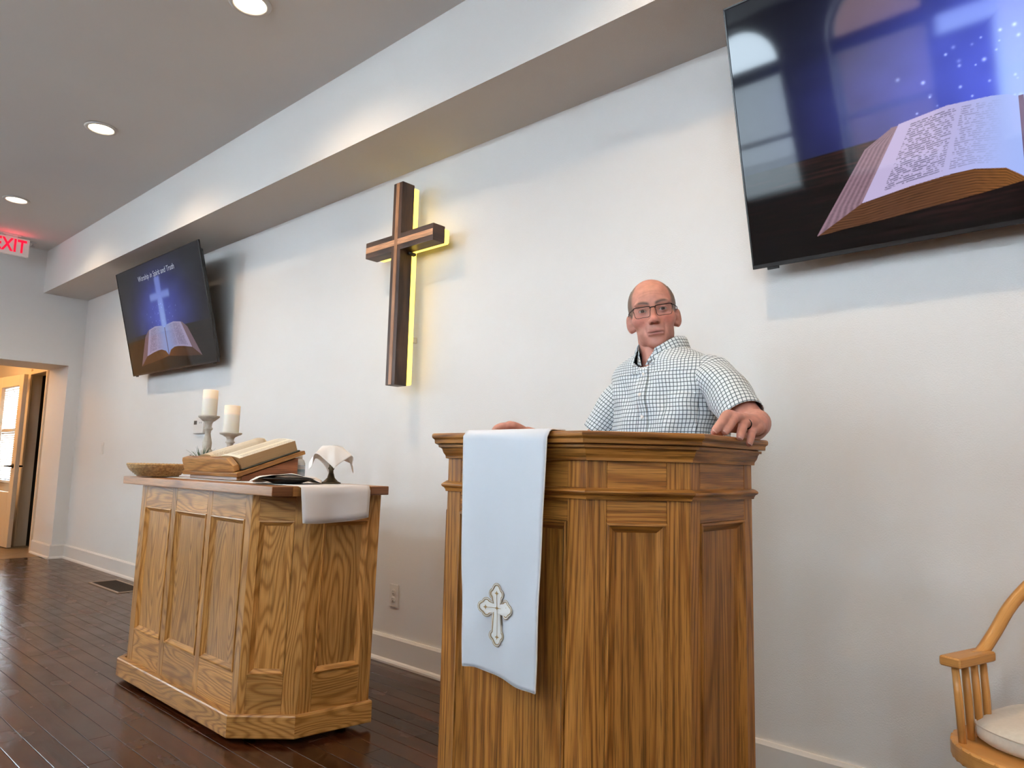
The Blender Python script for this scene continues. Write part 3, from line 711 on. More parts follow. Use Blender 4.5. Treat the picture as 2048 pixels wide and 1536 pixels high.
# ------------------------------------------------------------------ open bible
M['page'] = mat('bible_page', (0.80, 0.72, 0.58), 0.8)
def page_mat():
    m = M['page']; uv = nd(m, 'ShaderNodeUVMap'); sp = nd(m, 'ShaderNodeSeparateXYZ'); lk(m, uv.outputs[0], sp.inputs[0])
    def mth(op, a, b=None):
        n = nd(m, 'ShaderNodeMath', operation=op)
        for i, q in enumerate((a, b)):
            if q is None: continue
            if isinstance(q, (int, float)): n.inputs[i].default_value = q
            else: lk(m, q, n.inputs[i])
        return n.outputs[0]
    rowf = mth('FRACT', mth('MULTIPLY', sp.outputs[1], 210.0)); line = mth('LESS_THAN', rowf, 0.5)
    nz = nd(m, 'ShaderNodeTexNoise', i_Scale=1.0, i_Detail=1.0); mp = nd(m, 'ShaderNodeMapping'); mp.inputs['Scale'].default_value = (420, 210, 1); lk(m, uv.outputs[0], mp.inputs[0]); lk(m, mp.outputs[0], nz.inputs['Vector'])
    ink = mth('MULTIPLY', line, mth('GREATER_THAN', nz.outputs['Fac'], 0.42))
    # two text columns per page, margins left bare (u runs across the page in metres)
    col = mth('FRACT', mth('DIVIDE', sp.outputs[0], 0.095)); inc = mth('MULTIPLY', mth('GREATER_THAN', col, 0.10), mth('LESS_THAN', col, 0.90))
    vm = mth('MULTIPLY', mth('GREATER_THAN', sp.outputs[1], 0.02), mth('LESS_THAN', sp.outputs[1], 0.27))
    ink = mth('MULTIPLY', mth('MULTIPLY', ink, mth('MULTIPLY', inc, vm)), 0.75)
    mx = nd(m, 'ShaderNodeMix', data_type='RGBA'); mx.inputs[6].default_value = (0.82, 0.73, 0.58, 1); mx.inputs[7].default_value = (0.16, 0.13, 0.10, 1); lk(m, ink, mx.inputs[0]); lk(m, mx.outputs[2], bsdf(m).inputs['Base Color'])
page_mat()
M['pedge'] = noisy(mat('gilt_page_edge', rough=0.5), (0.30, 0.17, 0.07), (0.40, 0.24, 0.11), 1.0, 3, coord='UV', stretch=(8, 900, 1))
M['cover'] = mat('dark_leather_cover', (0.018, 0.022, 0.018), 0.45)
bk = empty('open_bible', (-3.155, -1.055, TR), label='large open bible with gilt page edges on the sloping book stand', cat='book')
bm_ = sl_m @ Matrix.Translation((0.012, 0.036, 0.0185))
BH = 0.275
PWD = 0.235
board('cover', (-PWD - 0.008, -0.002, 0.0), (PWD + 0.008, BH + 0.012, 0.007), M['cover'], bk, 0, 0.003, bm_)
def page_h(x):
    a = abs(x) / PWD
    q = min(1.0, a / 0.16); rise = q * q * (3 - 2 * q)
    h = 0.010 + 0.036 * rise + 0.012 * math.sin(math.pi * min(1, a)) ** 0.8
    return h if x > 0 else h * 1.12 * (1 - 0.50 * a ** 3)
NXp, NYp = 60, 6
for sgn, nm in ((-1, 'page_block'), (1, 'page_block')):
    v = []; uvs = []
    xs = [sgn * PWD * i / NXp for i in range(NXp + 1)]
    for j in range(NYp + 1):
        for x in xs: v.append((x * 0.985, BH * j / NYp + 0.003, 0.007 + page_h(x))); uvs.append((abs(x), BH * j / NYp))
    n1 = NXp + 1
    f = [(j * n1 + i, j * n1 + i + 1, (j + 1) * n1 + i + 1, (j + 1) * n1 + i) for j in range(NYp) for i in range(NXp)]
    if sgn < 0: f = [q[::-1] for q in f]
    nt_ = len(f); o0 = len(v)
    # skirts: bottom edge, top edge, fore edge
    for j in (0, NYp):
        for x in xs: v.append((x * (0.985 if True else 1), BH * j / NYp + 0.003, 0.007)); uvs.append((abs(x), 0.0))
    for q, base in ((0, o0), (NYp, o0 + n1)):
        for i in range(NXp):
            f.append((q * n1 + i, base + i, base + i + 1, q * n1 + i + 1))
    f.append((NXp, o0 + NXp, o0 + n1 + NXp, NYp * n1 + NXp) if False else tuple([j * n1 + NXp for j in range(NYp + 1)] + [o0 + n1 + NXp, o0 + NXp]))
    me = mesh('page_block', v, f, uvs); me.materials.append(M['page']); me.materials.append(M['pedge'])
    for p in me.polygons:
        p.use_smooth = p.index < nt_
        if p.index >= nt_: p.material_index = 1
    ul = me.uv_layers[0]
    for p in me.polygons:
        if p.index >= nt_:
            for li in p.loop_indices:
                c = me.vertices[me.loops[li].vertex_index].co; ul.data[li].uv = (c.x + c.y, c.z)
    link('page_block', me, None, bk, bm_)

# ------------------------------------------------------------------ basket
M['wicker'] = noisy(mat('gold_wicker', rough=0.45), (0.26, 0.125, 0.035), (0.60, 0.37, 0.14), 90.0, 3, bump=0.4, bscale=160.0, dist=0.002)
bas = empty('wicker_basket', (-3.655, -1.075, TR), label='shallow round wicker basket at the left end of the communion table', cat='basket')
def coil_me(r, z, rc, n=96, wave=48):
    v = []; f = []; k = 7
    for i in range(n):
        a = 2 * math.pi * i / n; bump_ = 1.0 + 0.16 * math.cos(a * wave)
        for q in range(k):
            t = 2 * math.pi * q / k; rr = r + rc * bump_ * math.cos(t); v.append((rr * math.cos(a), rr * math.sin(a), z + rc * bump_ * math.sin(t)))
    for i in range(n):
        j = (i + 1) % n
        for q in range(k): f.append((i * k + q, j * k + q, j * k + (q + 1) % k, i * k + (q + 1) % k))
    return mesh('coil', v, f, smooth=True)
link('bottom', lathe_me([(0.0, 0.001), (0.088, 0.001), (0.092, 0.006), (0.0, 0.007)], 40, cap=False), M['wicker'], bas)
for i in range(8):
    t = i / 7; link('coil', coil_me(0.090 + 0.046 * math.sin(t * 1.45), 0.006 + 0.051 * t, 0.0052 if i < 7 else 0.0060), M['wicker'], bas)

# ------------------------------------------------------------------ candle holders and candles
M['whitewash'] = noisy(mat('whitewashed_wood', rough=0.6), (0.40, 0.36, 0.30), (0.62, 0.58, 0.51), 28.0, 4, bump=0.2, bscale=60)
def wax_mat():
    m = mat('ivory_wax', (0.83, 0.80, 0.71), 0.45); b = bsdf(m)
    tc = nd(m, 'ShaderNodeTexCoord'); sp = nd(m, 'ShaderNodeSeparateXYZ'); lk(m, tc.outputs['Generated'], sp.inputs[0])
    mr = nd(m, 'ShaderNodeMapRange'); mr.inputs[1].default_value = 0.62; mr.inputs[2].default_value = 0.72; lk(m, sp.outputs[2], mr.inputs[0])
    ml = nd(m, 'ShaderNodeMath', operation='MULTIPLY'); ml.inputs[1].default_value = 0.22; lk(m, mr.outputs[0], ml.inputs[0])
    b.inputs['Emission Color'].default_value = (1.0, 0.42, 0.13, 1); lk(m, ml.outputs[0], b.inputs['Emission Strength'])
    b.inputs['Subsurface Weight'].default_value = 0.3; b.inputs['Subsurface Radius'].default_value = (0.02, 0.012, 0.006); b.inputs['Subsurface Scale'].default_value = 0.5
    return m
M['wax'] = wax_mat()
def holder(x, y, H, hl_, cl):
    h = empty('candle_holder', (x, y, TT), label=hl_, cat='candle holder')
    s = H / 0.33
    base = [(0.056, 0.0), (0.056, 0.010), (0.050, 0.016), (0.030, 0.022), (0.022, 0.030)]
    stem = [(0.020, 0.028), (0.024, 0.050 * s), (0.020, 0.075 * s), (0.026, 0.090 * s), (0.030, 0.100 * s), (0.030, 0.110 * s), (0.022, 0.118 * s), (0.024, 0.126 * s), (0.0295, 0.134 * s), (0.029, 0.142 * s), (0.021, 0.148 * s),
            (0.023, 0.165 * s), (0.0235, 0.185 * s), (0.017, 0.215 * s), (0.014, 0.235 * s), (0.0165, 0.250 * s), (0.023, 0.256 * s), (0.023, 0.262 * s), (0.017, 0.268 * s), (0.018, 0.285 * s), (0.023, 0.295 * s), (0.031, 0.303 * s)]
    link('base', lathe_me(base, 28), M['whitewash'], h); link('stem', lathe_me(stem, 28), M['whitewash'], h)
    link('plate', lathe_me([(0.030, 0.300 * s), (0.036, 0.306 * s), (0.052, H - 0.010), (0.055, H - 0.004), (0.053, H - 0.001), (0.0, H - 0.001)], 36), M['whitewash'], h)
    prof = [(0.0375, 0.0), (0.0385, 0.004), (0.0385, 0.134), (0.0365, 0.138), (0.0335, 0.1385), (0.030, 0.131), (0.0, 0.129)]
    c = link('pillar_candle', lathe_me(prof, 36), M['wax'], None, Matrix.Translation((x, y, TT + H - 0.001)))
    tag(c, cl, 'candle', 'battery pillar candles')
holder(-3.735, -0.805, 0.325, 'tall turned whitewashed candle holder on the communion table', 'ivory pillar candle on the tall holder, glowing near its top')
holder(-3.490, -0.800, 0.232, 'short turned whitewashed candle holder behind the open bible', 'ivory pillar candle on the short holder behind the open bible')

# ------------------------------------------------------------------ little green plant
M['leaf'] = noisy(mat('plant_leaf', rough=0.5), (0.035, 0.06, 0.03), (0.07, 0.11, 0.05), 30.0, 2)
M['pot'] = mat('grey_pot', (0.35, 0.34, 0.32), 0.7)
pl = empty('potted_plant', (-3.600, -0.890, TT), label='small spiky green plant tucked behind the book stand', cat='plant')
link('pot', lathe_me([(0.024, 0.0), (0.034, 0.062), (0.031, 0.062), (0.0, 0.056)], 20), M['pot'], pl)
v = []; f = []
for i in range(46):
    a = random.uniform(0, 6.283); ln = random.uniform(0.07, 0.115); lean = random.uniform(0.15, 0.75); w = random.uniform(0.0025, 0.0045)
    d = Vector((math.cos(a), math.sin(a), 0)); n = Vector((-d.y, d.x, 0)); o0 = len(v)
    for t in (0, 0.4, 0.75, 1.0):
        p = d * (0.006 + ln * lean * t ** 1.6) + Vector((0, 0, 0.056 + ln * t * (1 - 0.3 * lean * t))); ww = w * (1 - t) ** 0.6
        v += [p + n * ww, p - n * ww]
    for k in range(3): f.append((o0 + 2 * k, o0 + 2 * k + 1, o0 + 2 * k + 3, o0 + 2 * k + 2))
o = link('blades', mesh('blades', v, f), M['leaf'], pl); o['kind'] = 'stuff'; sm = o.modifiers.new('s', 'SOLIDIFY'); sm.thickness = 0.0008
v = []; f = []
for i in range(60):
    t = random.random(); c = Vector((-0.02 - 0.055 * t + random.gauss(0, 0.010), -0.020 - 0.030 * t + random.gauss(0, 0.010), 0.098 - 0.055 * t + random.gauss(0, 0.010)))
    q = Matrix.Rotation(random.uniform(0, 6.28), 3, 'Z') @ Matrix.Rotation(random.uniform(-0.9, 0.9), 3, 'X'); o0 = len(v)
    for x, y_ in ((-0.008, 0), (0, 0.0045), (0.008, 0), (0, -0.0045)): v.append(c + q @ Vector((x, y_, 0)))
    f.append((o0, o0 + 1, o0 + 2, o0 + 3))
o = link('leaves', mesh('leaves', v, f), M['leaf'], pl); o['kind'] = 'stuff'; sm = o.modifiers.new('s', 'SOLIDIFY'); sm.thickness = 0.0008

# ------------------------------------------------------------------ sanitizer bottle
M['clear'] = mat('clear_plastic', (0.75, 0.82, 0.86), 0.15); bsdf(M['clear']).inputs['Alpha'].default_value = 0.55
M['blue_label'] = noisy(mat('blue_label', rough=0.5), (0.10, 0.28, 0.45), (0.75, 0.80, 0.84), 3.0, 1, coord='Generated', stretch=(0.1, 0.1, 4.0))
bt = empty('pump_bottle', (-2.985, -0.705, TT), label='clear plastic bottle with a blue label behind the book stand', cat='bottle')
link('body', lathe_me([(0.024, 0.0), (0.026, 0.004), (0.026, 0.085), (0.020, 0.100), (0.011, 0.106)], 24), M['clear'], bt)
link('label', lathe_me([(0.0265, 0.018), (0.0265, 0.076)], 24, cap=False), M['blue_label'], bt)
link('cap', lathe_me([(0.012, 0.104), (0.012, 0.120), (0.009, 0.123)], 20), M['white'], bt)

# ------------------------------------------------------------------ chalice with a napkin over it
M['bronze'] = mat('aged_bronze', (0.085, 0.062, 0.036), 0.38, 0.85)
ch = empty('chalice', (-2.588, -0.795, TR), label='dark bronze chalice under a white napkin on the communion table', cat='chalice')
link('foot', lathe_me([(0.042, 0.0), (0.042, 0.004), (0.030, 0.010), (0.016, 0.024), (0.010, 0.045)], 32), M['bronze'], ch)
link('stem', lathe_me([(0.010, 0.043), (0.009, 0.055), (0.014, 0.064), (0.009, 0.072), (0.010, 0.084), (0.016, 0.092)], 24), M['bronze'], ch)
link('bowl', lathe_me([(0.014, 0.090), (0.028, 0.098), (0.040, 0.118), (0.043, 0.150), (0.041, 0.150), (0.036, 0.118), (0.0, 0.104)], 32), M['bronze'], ch)
def drape(half, R, zc, seed, tilt=(0, 0), n=36, flare=0.55, rot=0.0):
    v = []; rr = random.Random(seed); ph = [rr.uniform(0, 6.28) for _ in range(3)]
    for j in range(n + 1):
        for i in range(n + 1):
            u = half * (2 * i / n - 1); w = half * (2 * j / n - 1); r = math.hypot(u, w); a = math.atan2(w, u)
            if r < R: x, y_, z = u, w, 0.0
            else:
                d = r - R; fold = 1 + 0.20 * math.sin(4 * a + ph[0]) + 0.10 * math.sin(7 * a + ph[1])
                k_ = flare * fold; h = R + d * k_ * (1 - 0.25 * d / half); z = -d * math.sqrt(max(0.05, 1 - min(0.95, k_ * k_)))
                x, y_ = h * math.cos(a), h * math.sin(a)
            c, s = math.cos(rot), math.sin(rot)
            x, y_ = x * c - y_ * s, x * s + y_ * c
            v.append((x, y_, zc + z + tilt[0] * x + tilt[1] * y_))
    f = [(j * (n + 1) + i, j * (n + 1) + i + 1, (j + 1) * (n + 1) + i + 1, (j + 1) * (n + 1) + i) for j in range(n) for i in range(n)]
    return mesh('napkin', v, f, smooth=True)
np_ = link('napkin', drape(0.118, 0.044, 0.1535, 4, (0.05, -0.08), rot=0.30, flare=0.66), M['hem'], None, Matrix.Translation((-2.588, -0.795, TR)))
sm = np_.modifiers.new('s', 'SOLIDIFY'); sm.thickness = 0.0012; sm.offset = 1
tag(np_, 'white napkin draped over the bronze chalice', 'napkin')

# ------------------------------------------------------------------ bread plate under a folded napkin
M['blackwood'] = mat('black_lacquer', (0.010, 0.008, 0.008), 0.3)
bp_ = empty('bread_plate', (-2.590, -1.000, TR), label='black bread plate under a folded white napkin at the table edge', cat='plate')
link('dish', lathe_me([(0.055, 0.0), (0.060, 0.004), (0.112, 0.019), (0.114, 0.023), (0.110, 0.023), (0.058, 0.009), (0.0, 0.009)], 40), M['blackwood'], bp_)
def nap2():
    n = 28; v = []
    for j in range(n + 1):
        for i in range(n + 1):
            u = -0.135 + 0.27 * i / n; w = -0.062 + 0.19 * j / n
            z = 0.0250 + 0.012 * math.exp(-((u + 0.01) / 0.07) ** 2) * (1 - 0.4 * abs(w) / 0.12) + 0.0015 * math.sin(u * 60 + w * 30)
            over = max(0, math.hypot(u, w) - 0.113); z -= min(over * 0.55, z - 0.0012)
            if w < -0.04: z += 0.007 * math.exp(-((u - 0.02) / 0.03) ** 2)
            v.append((u + 0.05 * w, w + 0.012 * math.sin(u * 22), z))
    return mesh('napkin', [(x * 0.515 - y_ * 0.857, x * 0.857 + y_ * 0.515, z) for x, y_, z in v], [(j * (n + 1) + i, j * (n + 1) + i + 1, (j + 1) * (n + 1) + i + 1, (j + 1) * (n + 1) + i) for j in range(n) for i in range(n)], smooth=True)
n2 = link('napkin', nap2(), M['hem'], None, Matrix.Translation((-2.590, -1.000, TR))); sm = n2.modifiers.new('s', 'SOLIDIFY'); sm.thickness = 0.0012; sm.offset = 1
tag(n2, 'folded white napkin laid over the black bread plate', 'napkin')
# ================================================================== screens on the back wall
def screen_pixels(NXs=800, NYs=450):
    """the slide both screens show: light cross over an open bible on dark boards. returns (NY,NX,3) linear"""
    u, v = np.meshgrid((np.arange(NXs) + 0.5) / NXs, (np.arange(NYs) + 0.5) / NYs)   # v downwards
    img = np.zeros((NYs, NXs, 3))
    def sm(x, a, b):
        t = np.clip((x - a) / (b - a), 0, 1); return t * t * (3 - 2 * t)
    r2 = np.random.default_rng(3)
    def vnoise(nx, ny):
        g = r2.random((ny + 2, nx + 2)); X = u * nx; Y = v * ny; i = X.astype(int); j = Y.astype(int); fx = X - i; fy = Y - j
        fx = fx * fx * (3 - 2 * fx); fy = fy * fy * (3 - 2 * fy)
        return (g[j, i] * (1 - fx) + g[j, i + 1] * fx) * (1 - fy) + (g[j + 1, i] * (1 - fx) + g[j + 1, i + 1] * fx) * fy
    cloud = 0.5 * vnoise(6, 4) + 0.3 * vnoise(13, 8) + 0.2 * vnoise(28, 18)
    glow = np.exp(-(((u - 0.50) / 0.24) ** 2 + ((v - 0.50) / 0.30) ** 2)) 
    g2 = np.clip(glow * (0.55 + 1.0 * cloud), 0, 1.3)
    img += g2[..., None] * np.array([0.055, 0.075, 0.42]) * 1.5
    img += np.array([0.0015, 0.0015, 0.004])
    # boards
    hor = 0.632 + 0.03 * np.abs(u - 0.5)
    floor_ = sm(v, hor - 0.004, hor + 0.004)
    streak = vnoise(5, 120) * 0.6 + vnoise(40, 160) * 0.4
    side = np.exp(-((u - 0.5) / 0.30) ** 2)
    fl = (np.array([0.055, 0.016, 0.014])[None, None] * (streak[..., None] ** 3) * 2.6) * (side[..., None] * 0.75 + 0.05) * np.clip(1.25 - (v - 0.62) * 3.2, 0.05, 1)[..., None]
    img = img * (1 - floor_[..., None]) + fl * floor_[..., None]
    # light cross
    def soft(d, w): return 1 / (1 + np.exp((d) / w))
    inside_v = soft(np.abs(u - 0.5) - 0.030, 0.004) * sm(v, 0.14, 0.17) * (1 - sm(v, 0.66, 0.70))
    inside_h = soft(np.abs(v - 0.327) - 0.031, 0.006) * soft(np.abs(u - 0.5) - 0.115, 0.004)
    cr = np.clip(np.maximum(inside_v, inside_h), 0, 1)
    fade = 0.35 + 0.65 * sm(v, 0.22, 0.55)
    ccol = (np.array([0.16, 0.20, 0.85])[None, None] * (1 - fade[..., None]) + np.array([0.36, 0.52, 1.0])[None, None] * fade[..., None])
    img = img * (1 - 0.9 * cr[..., None]) + ccol * 0.9 * cr[..., None]
    halo = np.exp(-(np.abs(u - 0.5) / 0.10) ** 1.2) * sm(v, 0.15, 0.4) * (1 - floor_)
    img += halo[..., None] * np.array([0.02, 0.03, 0.18])
    # sparks
    for _ in range(46):
        sx, sy = 0.5 + r2.normal(0, 0.085), r2.uniform(0.40, 0.64); a = r2.uniform(0.25, 0.9)
        rr_ = 0.0045 * r2.uniform(0.5, 1.3); i0, i1 = max(0, int((sx - 0.015) * NXs)), int((sx + 0.015) * NXs); j0, j1 = int((sy - 0.025) * NYs), int((sy + 0.025) * NYs); w_ = (slice(j0, j1), slice(i0, i1))
        img[w_] += (a * np.exp(-(((u[w_] - sx) * 1.78) ** 2 + (v[w_] - sy) ** 2) / rr_ ** 2))[..., None] * np.array([0.5, 0.62, 1.0])
    # open bible
    for s in (-1, 1):
        du = (u - 0.5) * s                      # 0 at the spine, grows outwards
        top = np.interp(du, [0, 0.02, 0.043, 0.11, 0.19, 0.22], [0.626, 0.606, 0.598, 0.590, 0.608, 0.624])
        foot = np.interp(du, [0, 0.010, 0.03, 0.077, 0.12, 0.18, 0.269], [0.878, 0.862, 0.832, 0.813, 0.814, 0.824, 0.847])
        width = np.interp(v, [0.60, 0.847], [0.188, 0.269])
        pg = (du > 0) & (du < width) & (v > top) & (v < foot)
        rel = np.clip((v - top) / np.maximum(foot - top, 1e-3), 0, 1); xr = np.clip(du / width, 0, 1)
        light = np.exp(-(xr / 0.42) ** 2)
        base = (np.array([0.34, 0.44, 0.85])[None, None] * light[..., None] * 1.1 + np.array([0.52, 0.44, 0.68])[None, None] * (1 - light[..., None]))
        text = (np.sin(rel * 2 * np.pi * 32) > 0.0) & (vnoise(300, 200) > 0.40) & (((xr > 0.10) & (xr < 0.46)) | ((xr > 0.50) & (xr < 0.88))) & (rel > 0.05) & (rel < 0.93)
        dark = text * np.clip(xr * 1.9 - 0.25, 0.0, 1) * 0.8
        base = base * (1 - dark[..., None]) + np.array([0.05, 0.05, 0.10]) * dark[..., None]
        img[pg] = base[pg]
        # fanned side pages
        w2 = np.interp(v, [0.615, 0.664, 0.931], [0.205, 0.254, 0.360])
        low = np.interp(du, [0.25, 0.269, 0.36], [0.840, 0.847, 0.934])
        fan = (du >= width) & (du < w2) & (v > 0.612) & (v < low)
        lines = 0.80 + 0.20 * np.sin((du - width) / np.maximum(w2 - width, 1e-3) * 34) + 0.15 * (vnoise(300, 300) - 0.5)
        img[fan] = (np.array([0.30, 0.185, 0.235])[None, None] * lines[..., None])[fan]
        # lower page edges
        ebot = np.interp(du, [0, 0.03, 0.067, 0.217, 0.30, 0.36], [0.882, 0.888, 0.895, 0.917, 0.925, 0.934])
        edge = (du > 0.0) & (du < np.minimum(w2, 0.36)) & (v >= np.minimum(foot, 9)) & (v < ebot) & ~fan & ~pg
        el = 0.60 + 0.40 * np.sin((v - foot) * 700 + du * 40) * vnoise(60, 200)
        warm = np.exp(-(du / 0.09) ** 2)
        img[edge] = ((np.array([0.10, 0.040, 0.016])[None, None] + np.array([0.10, 0.035, 0.0])[None, None] * warm[..., None]) * el[..., None] * 1.6)[edge]
    sp_ = (np.abs(u - 0.5) < 0.0035) & (v > 0.62) & (v < 0.88); img[sp_] = np.array([0.16, 0.11, 0.20])
    return img
def screen_me(W, H, NXs=800, NYs=450):
    px = screen_pixels(NXs * 2, NYs * 2); px = px.reshape(NYs, 2, NXs, 2, 3).mean((1, 3))
    xs = np.linspace(-W / 2, W / 2, NXs + 1); zs = np.linspace(H, 0, NYs + 1)
    X, Z = np.meshgrid(xs, zs); V = np.stack([X.ravel(), np.zeros(X.size), Z.ravel()], 1)
    i = np.arange(NXs)[None, :] + np.arange(NYs)[:, None] * (NXs + 1)
    F = np.stack([i, i + NXs + 1, i + NXs + 2, i + 1], -1).reshape(-1, 4)
    me = bpy.data.meshes.new('screen'); me.vertices.add(len(V)); me.vertices.foreach_set('co', V.astype(np.float32).ravel())
    me.loops.add(F.size); me.loops.foreach_set('vertex_index', F.ravel().astype(np.int32))
    me.polygons.add(len(F)); me.polygons.foreach_set('loop_start', np.arange(0, F.size, 4, dtype=np.int32))
    me.update(calc_edges=True)
    ca = me.color_attributes.new('picture', 'FLOAT_COLOR', 'CORNER')
    c = np.ones((len(F), 4, 4), np.float32); c[..., :3] = px.reshape(-1, 1, 3); ca.data.foreach_set('color', c.ravel())
    return me
def screen_mat(name, st):
    m = mat(name, (0.003, 0.003, 0.004), 0.05, spec=0.28); at = nd(m, 'ShaderNodeVertexColor', layer_name='picture')
    lk(m, at.outputs[0], bsdf(m).inputs['Emission Color']); bsdf(m).inputs['Emission Strength'].default_value = st; m.cycles.emission_sampling = 'NONE'; return m
TVW, TVH = 1.630, 0.915
_scr = screen_me(TVW - 0.012, TVH - 0.020)
M['tvblack'] = mat('tv_shell', (0.010, 0.010, 0.011), 0.4)
M['bezel'] = mat('tv_bezel', (0.006, 0.006, 0.007), 0.25)
def television(x0, label, strength):
    t = empty('television', (x0 + TVW / 2, -0.112, 1.787), label=label, cat='television')
    tl = Matrix.Rotation(math.radians(13.9), 4, 'X')
    H = TVH
    board('shell', (-TVW / 2 + 0.02, 0.012, 0.03), (TVW / 2 - 0.02, 0.040, H - 0.06), M['tvblack'], t, 0, 0.008, tl)
    board('panel', (-TVW / 2, 0.0, 0.0), (TVW / 2, 0.014, H), M['tvblack'], t, 0, 0.0015, tl)
    for lo, hi in (((-TVW / 2, -0.003, 0.0), (TVW / 2, 0.001, 0.014)), ((-TVW / 2, -0.003, H - 0.006), (TVW / 2, 0.001, H)), ((-TVW / 2, -0.003, 0.014), (-TVW / 2 + 0.006, 0.001, H - 0.006)), ((TVW / 2 - 0.006, -0.003, 0.014), (TVW / 2, 0.001, H - 0.006))):
        board('bezel', lo, hi, M['bezel'], t, 0, 0.0006, tl)
    s = link('screen', _scr, None, t, tl @ Matrix.Translation((0, -0.0008, 0.014)))
    if not _scr.materials: _scr.materials.append(None)
    s.material_slots[0].link = 'OBJECT'; s.material_slots[0].material = screen_mat('screen_picture', strength)
    cu = bpy.data.curves.new('title', 'FONT'); cu.body = 'Worship in Spirit and Truth'; cu.size = 0.0635; cu.align_x = 'CENTER'; cu.align_y = 'CENTER'; cu.extrude = 0.0002
    to = bpy.data.objects.new('title', cu); COL.objects.link(to); bpy.context.view_layer.update()
    tm = bpy.data.meshes.new_from_object(to.evaluated_get(bpy.context.evaluated_depsgraph_get())); bpy.data.objects.remove(to); bpy.data.curves.remove(cu)
    link('title_text', tm, mat('title_light', (0.1, 0.1, 0.1), 0.3, emit=(0.62, 0.66, 0.85), estr=strength * 0.75), s, Matrix.Translation((0, -0.0012, (H - 0.02) * (1 - 0.125))) @ Matrix.Rotation(math.radians(90), 4, 'X'))
    for fx in (-TVW / 2 + 0.05, TVW / 2 - 0.09):
        board('foot_slot', (fx, 0.002, -0.009), (fx + 0.04, 0.012, 0.001), M['tvblack'], t, 0, 0.001, tl)
    for sx in (-1, 1):
        board('mount_rail', (sx * 0.2 - 0.02, 0.040, 0.12), (sx * 0.2 + 0.02, 0.058, H - 0.2), M['blackmetal'], t, 2, 0.002, tl)
        link('mount_arm', tube_me([tl @ Vector((sx * 0.2, 0.05, H - 0.35)), Vector((sx * 0.2, 0.108, H - 0.45))], 0.012, 8), M['blackmetal'], t)
    board('wall_plate', (-0.28, 0.098, 0.30), (0.28, 0.111, 0.62), M['blackmetal'], t, 0, 0.002)
    return t
television(-6.782, 'wall screen under the soffit at the left, titled above a light cross', 0.55)
television(-1.033, 'large bright wall screen at the upper right, showing an open bible', 1.0)

# ================================================================== wooden cross with a lit back
cx = -3.017; zb0, zt0 = 1.481, 2.608
crs = empty('wooden_cross', (cx, -0.088, zb0), label='dark walnut cross with a light inlay and glowing yellow back light on the wall', cat='cross')
H = zt0 - zb0; hw = 0.0385; dp = 0.084; za0, za1 = 2.222 - zb0, 2.314 - zb0; al, ar = -0.272, 0.305
board('upright', (-hw, -dp, 0), (hw, 0, H), M['walnut'], crs, 2, 0.004, seg=2)
board('arm', (al, -dp, za0), (-hw + 0.001, -0.002, za1), M['walnut'], crs, 0, 0.004, seg=2)
board('arm', (hw - 0.001, -dp, za0), (ar, -0.002, za1), M['walnut'], crs, 0, 0.004, seg=2)
board('inlay', (-0.013, -dp - 0.0022, 0.003), (0.013, -dp + 0.004, H - 0.003), M['inlay'], crs, 2, 0.0008)
board('inlay', (al + 0.003, -dp - 0.0015, (za0 + za1) / 2 - 0.0165), (ar - 0.003, -dp + 0.004, (za0 + za1) / 2 + 0.0165), M['inlay'], crs, 0, 0.0008)
M['led'] = mat('yellow_led', (0.9, 0.7, 0.2), 0.5, emit=(1.0, 0.70, 0.09), estr=3.0)
board('backing_upright', (-hw + 0.010, -0.001, 0.014), (hw - 0.010, 0.033, H - 0.014), M['dark'], crs, 2, 0)
board('backing_arm', (al + 0.014, -0.001, za0 + 0.012), (ar - 0.014, 0.033, za1 - 0.012), M['dark'], crs, 0, 0)
for lo, hi in (((hw - 0.010, 0.002, 0.014), (hw - 0.005, 0.036, za0 + 0.012)), ((hw - 0.010, 0.002, za1 - 0.012), (hw - 0.005, 0.036, H - 0.014)), ((-hw + 0.005, 0.002, 0.014), (-hw + 0.010, 0.036, za0 + 0.012)), ((-hw + 0.005, 0.002, za1 - 0.012), (-hw + 0.010, 0.036, H - 0.014)),
        ((al + 0.014, 0.002, za0 + 0.007), (-hw + 0.008, 0.036, za0 + 0.012)), ((hw - 0.008, 0.002, za0 + 0.007), (ar - 0.014, 0.036, za0 + 0.012)), ((al + 0.014, 0.002, za1 - 0.012), (-hw + 0.008, 0.036, za1 - 0.007)), ((hw - 0.008, 0.002, za1 - 0.012), (ar - 0.014, 0.036, za1 - 0.007)), ((ar - 0.014, 0.002, za0 + 0.012), (ar - 0.009, 0.036, za1 - 0.012)), ((-hw + 0.010, 0.002, 0.009), (hw - 0.010, 0.036, 0.014))):
    board('led_strip', lo, hi, M['led'], crs, 0, 0)
board('standoff', (-0.01, 0.030, 0.25), (0.01, 0.087, 0.28), M['white'], crs, 2, 0.002)
board('standoff', (-0.01, 0.030, 0.80), (0.01, 0.087, 0.83), M['white'], crs, 2, 0.002)
board('power_box', (hw - 0.02, -0.030, za0 - 0.018), (hw + 0.016, 0.02, za0 - 0.001), M['dark'], crs, 0, 0.004)
# small cover plate beside the cross
wp = empty('cover_plate', (-3.065, 0.0, 2.0), label='narrow white cover plate on the wall half hidden by the lit cross', cat='wall plate')
board('plate', (-0.012, -0.006, -0.06), (0.022, 0.0, 0.06), M['white'], wp, 2, 0.002)
board('toggle', (0.0, -0.011, -0.012), (0.008, -0.005, 0.012), M['white'], wp, 2, 0.002)

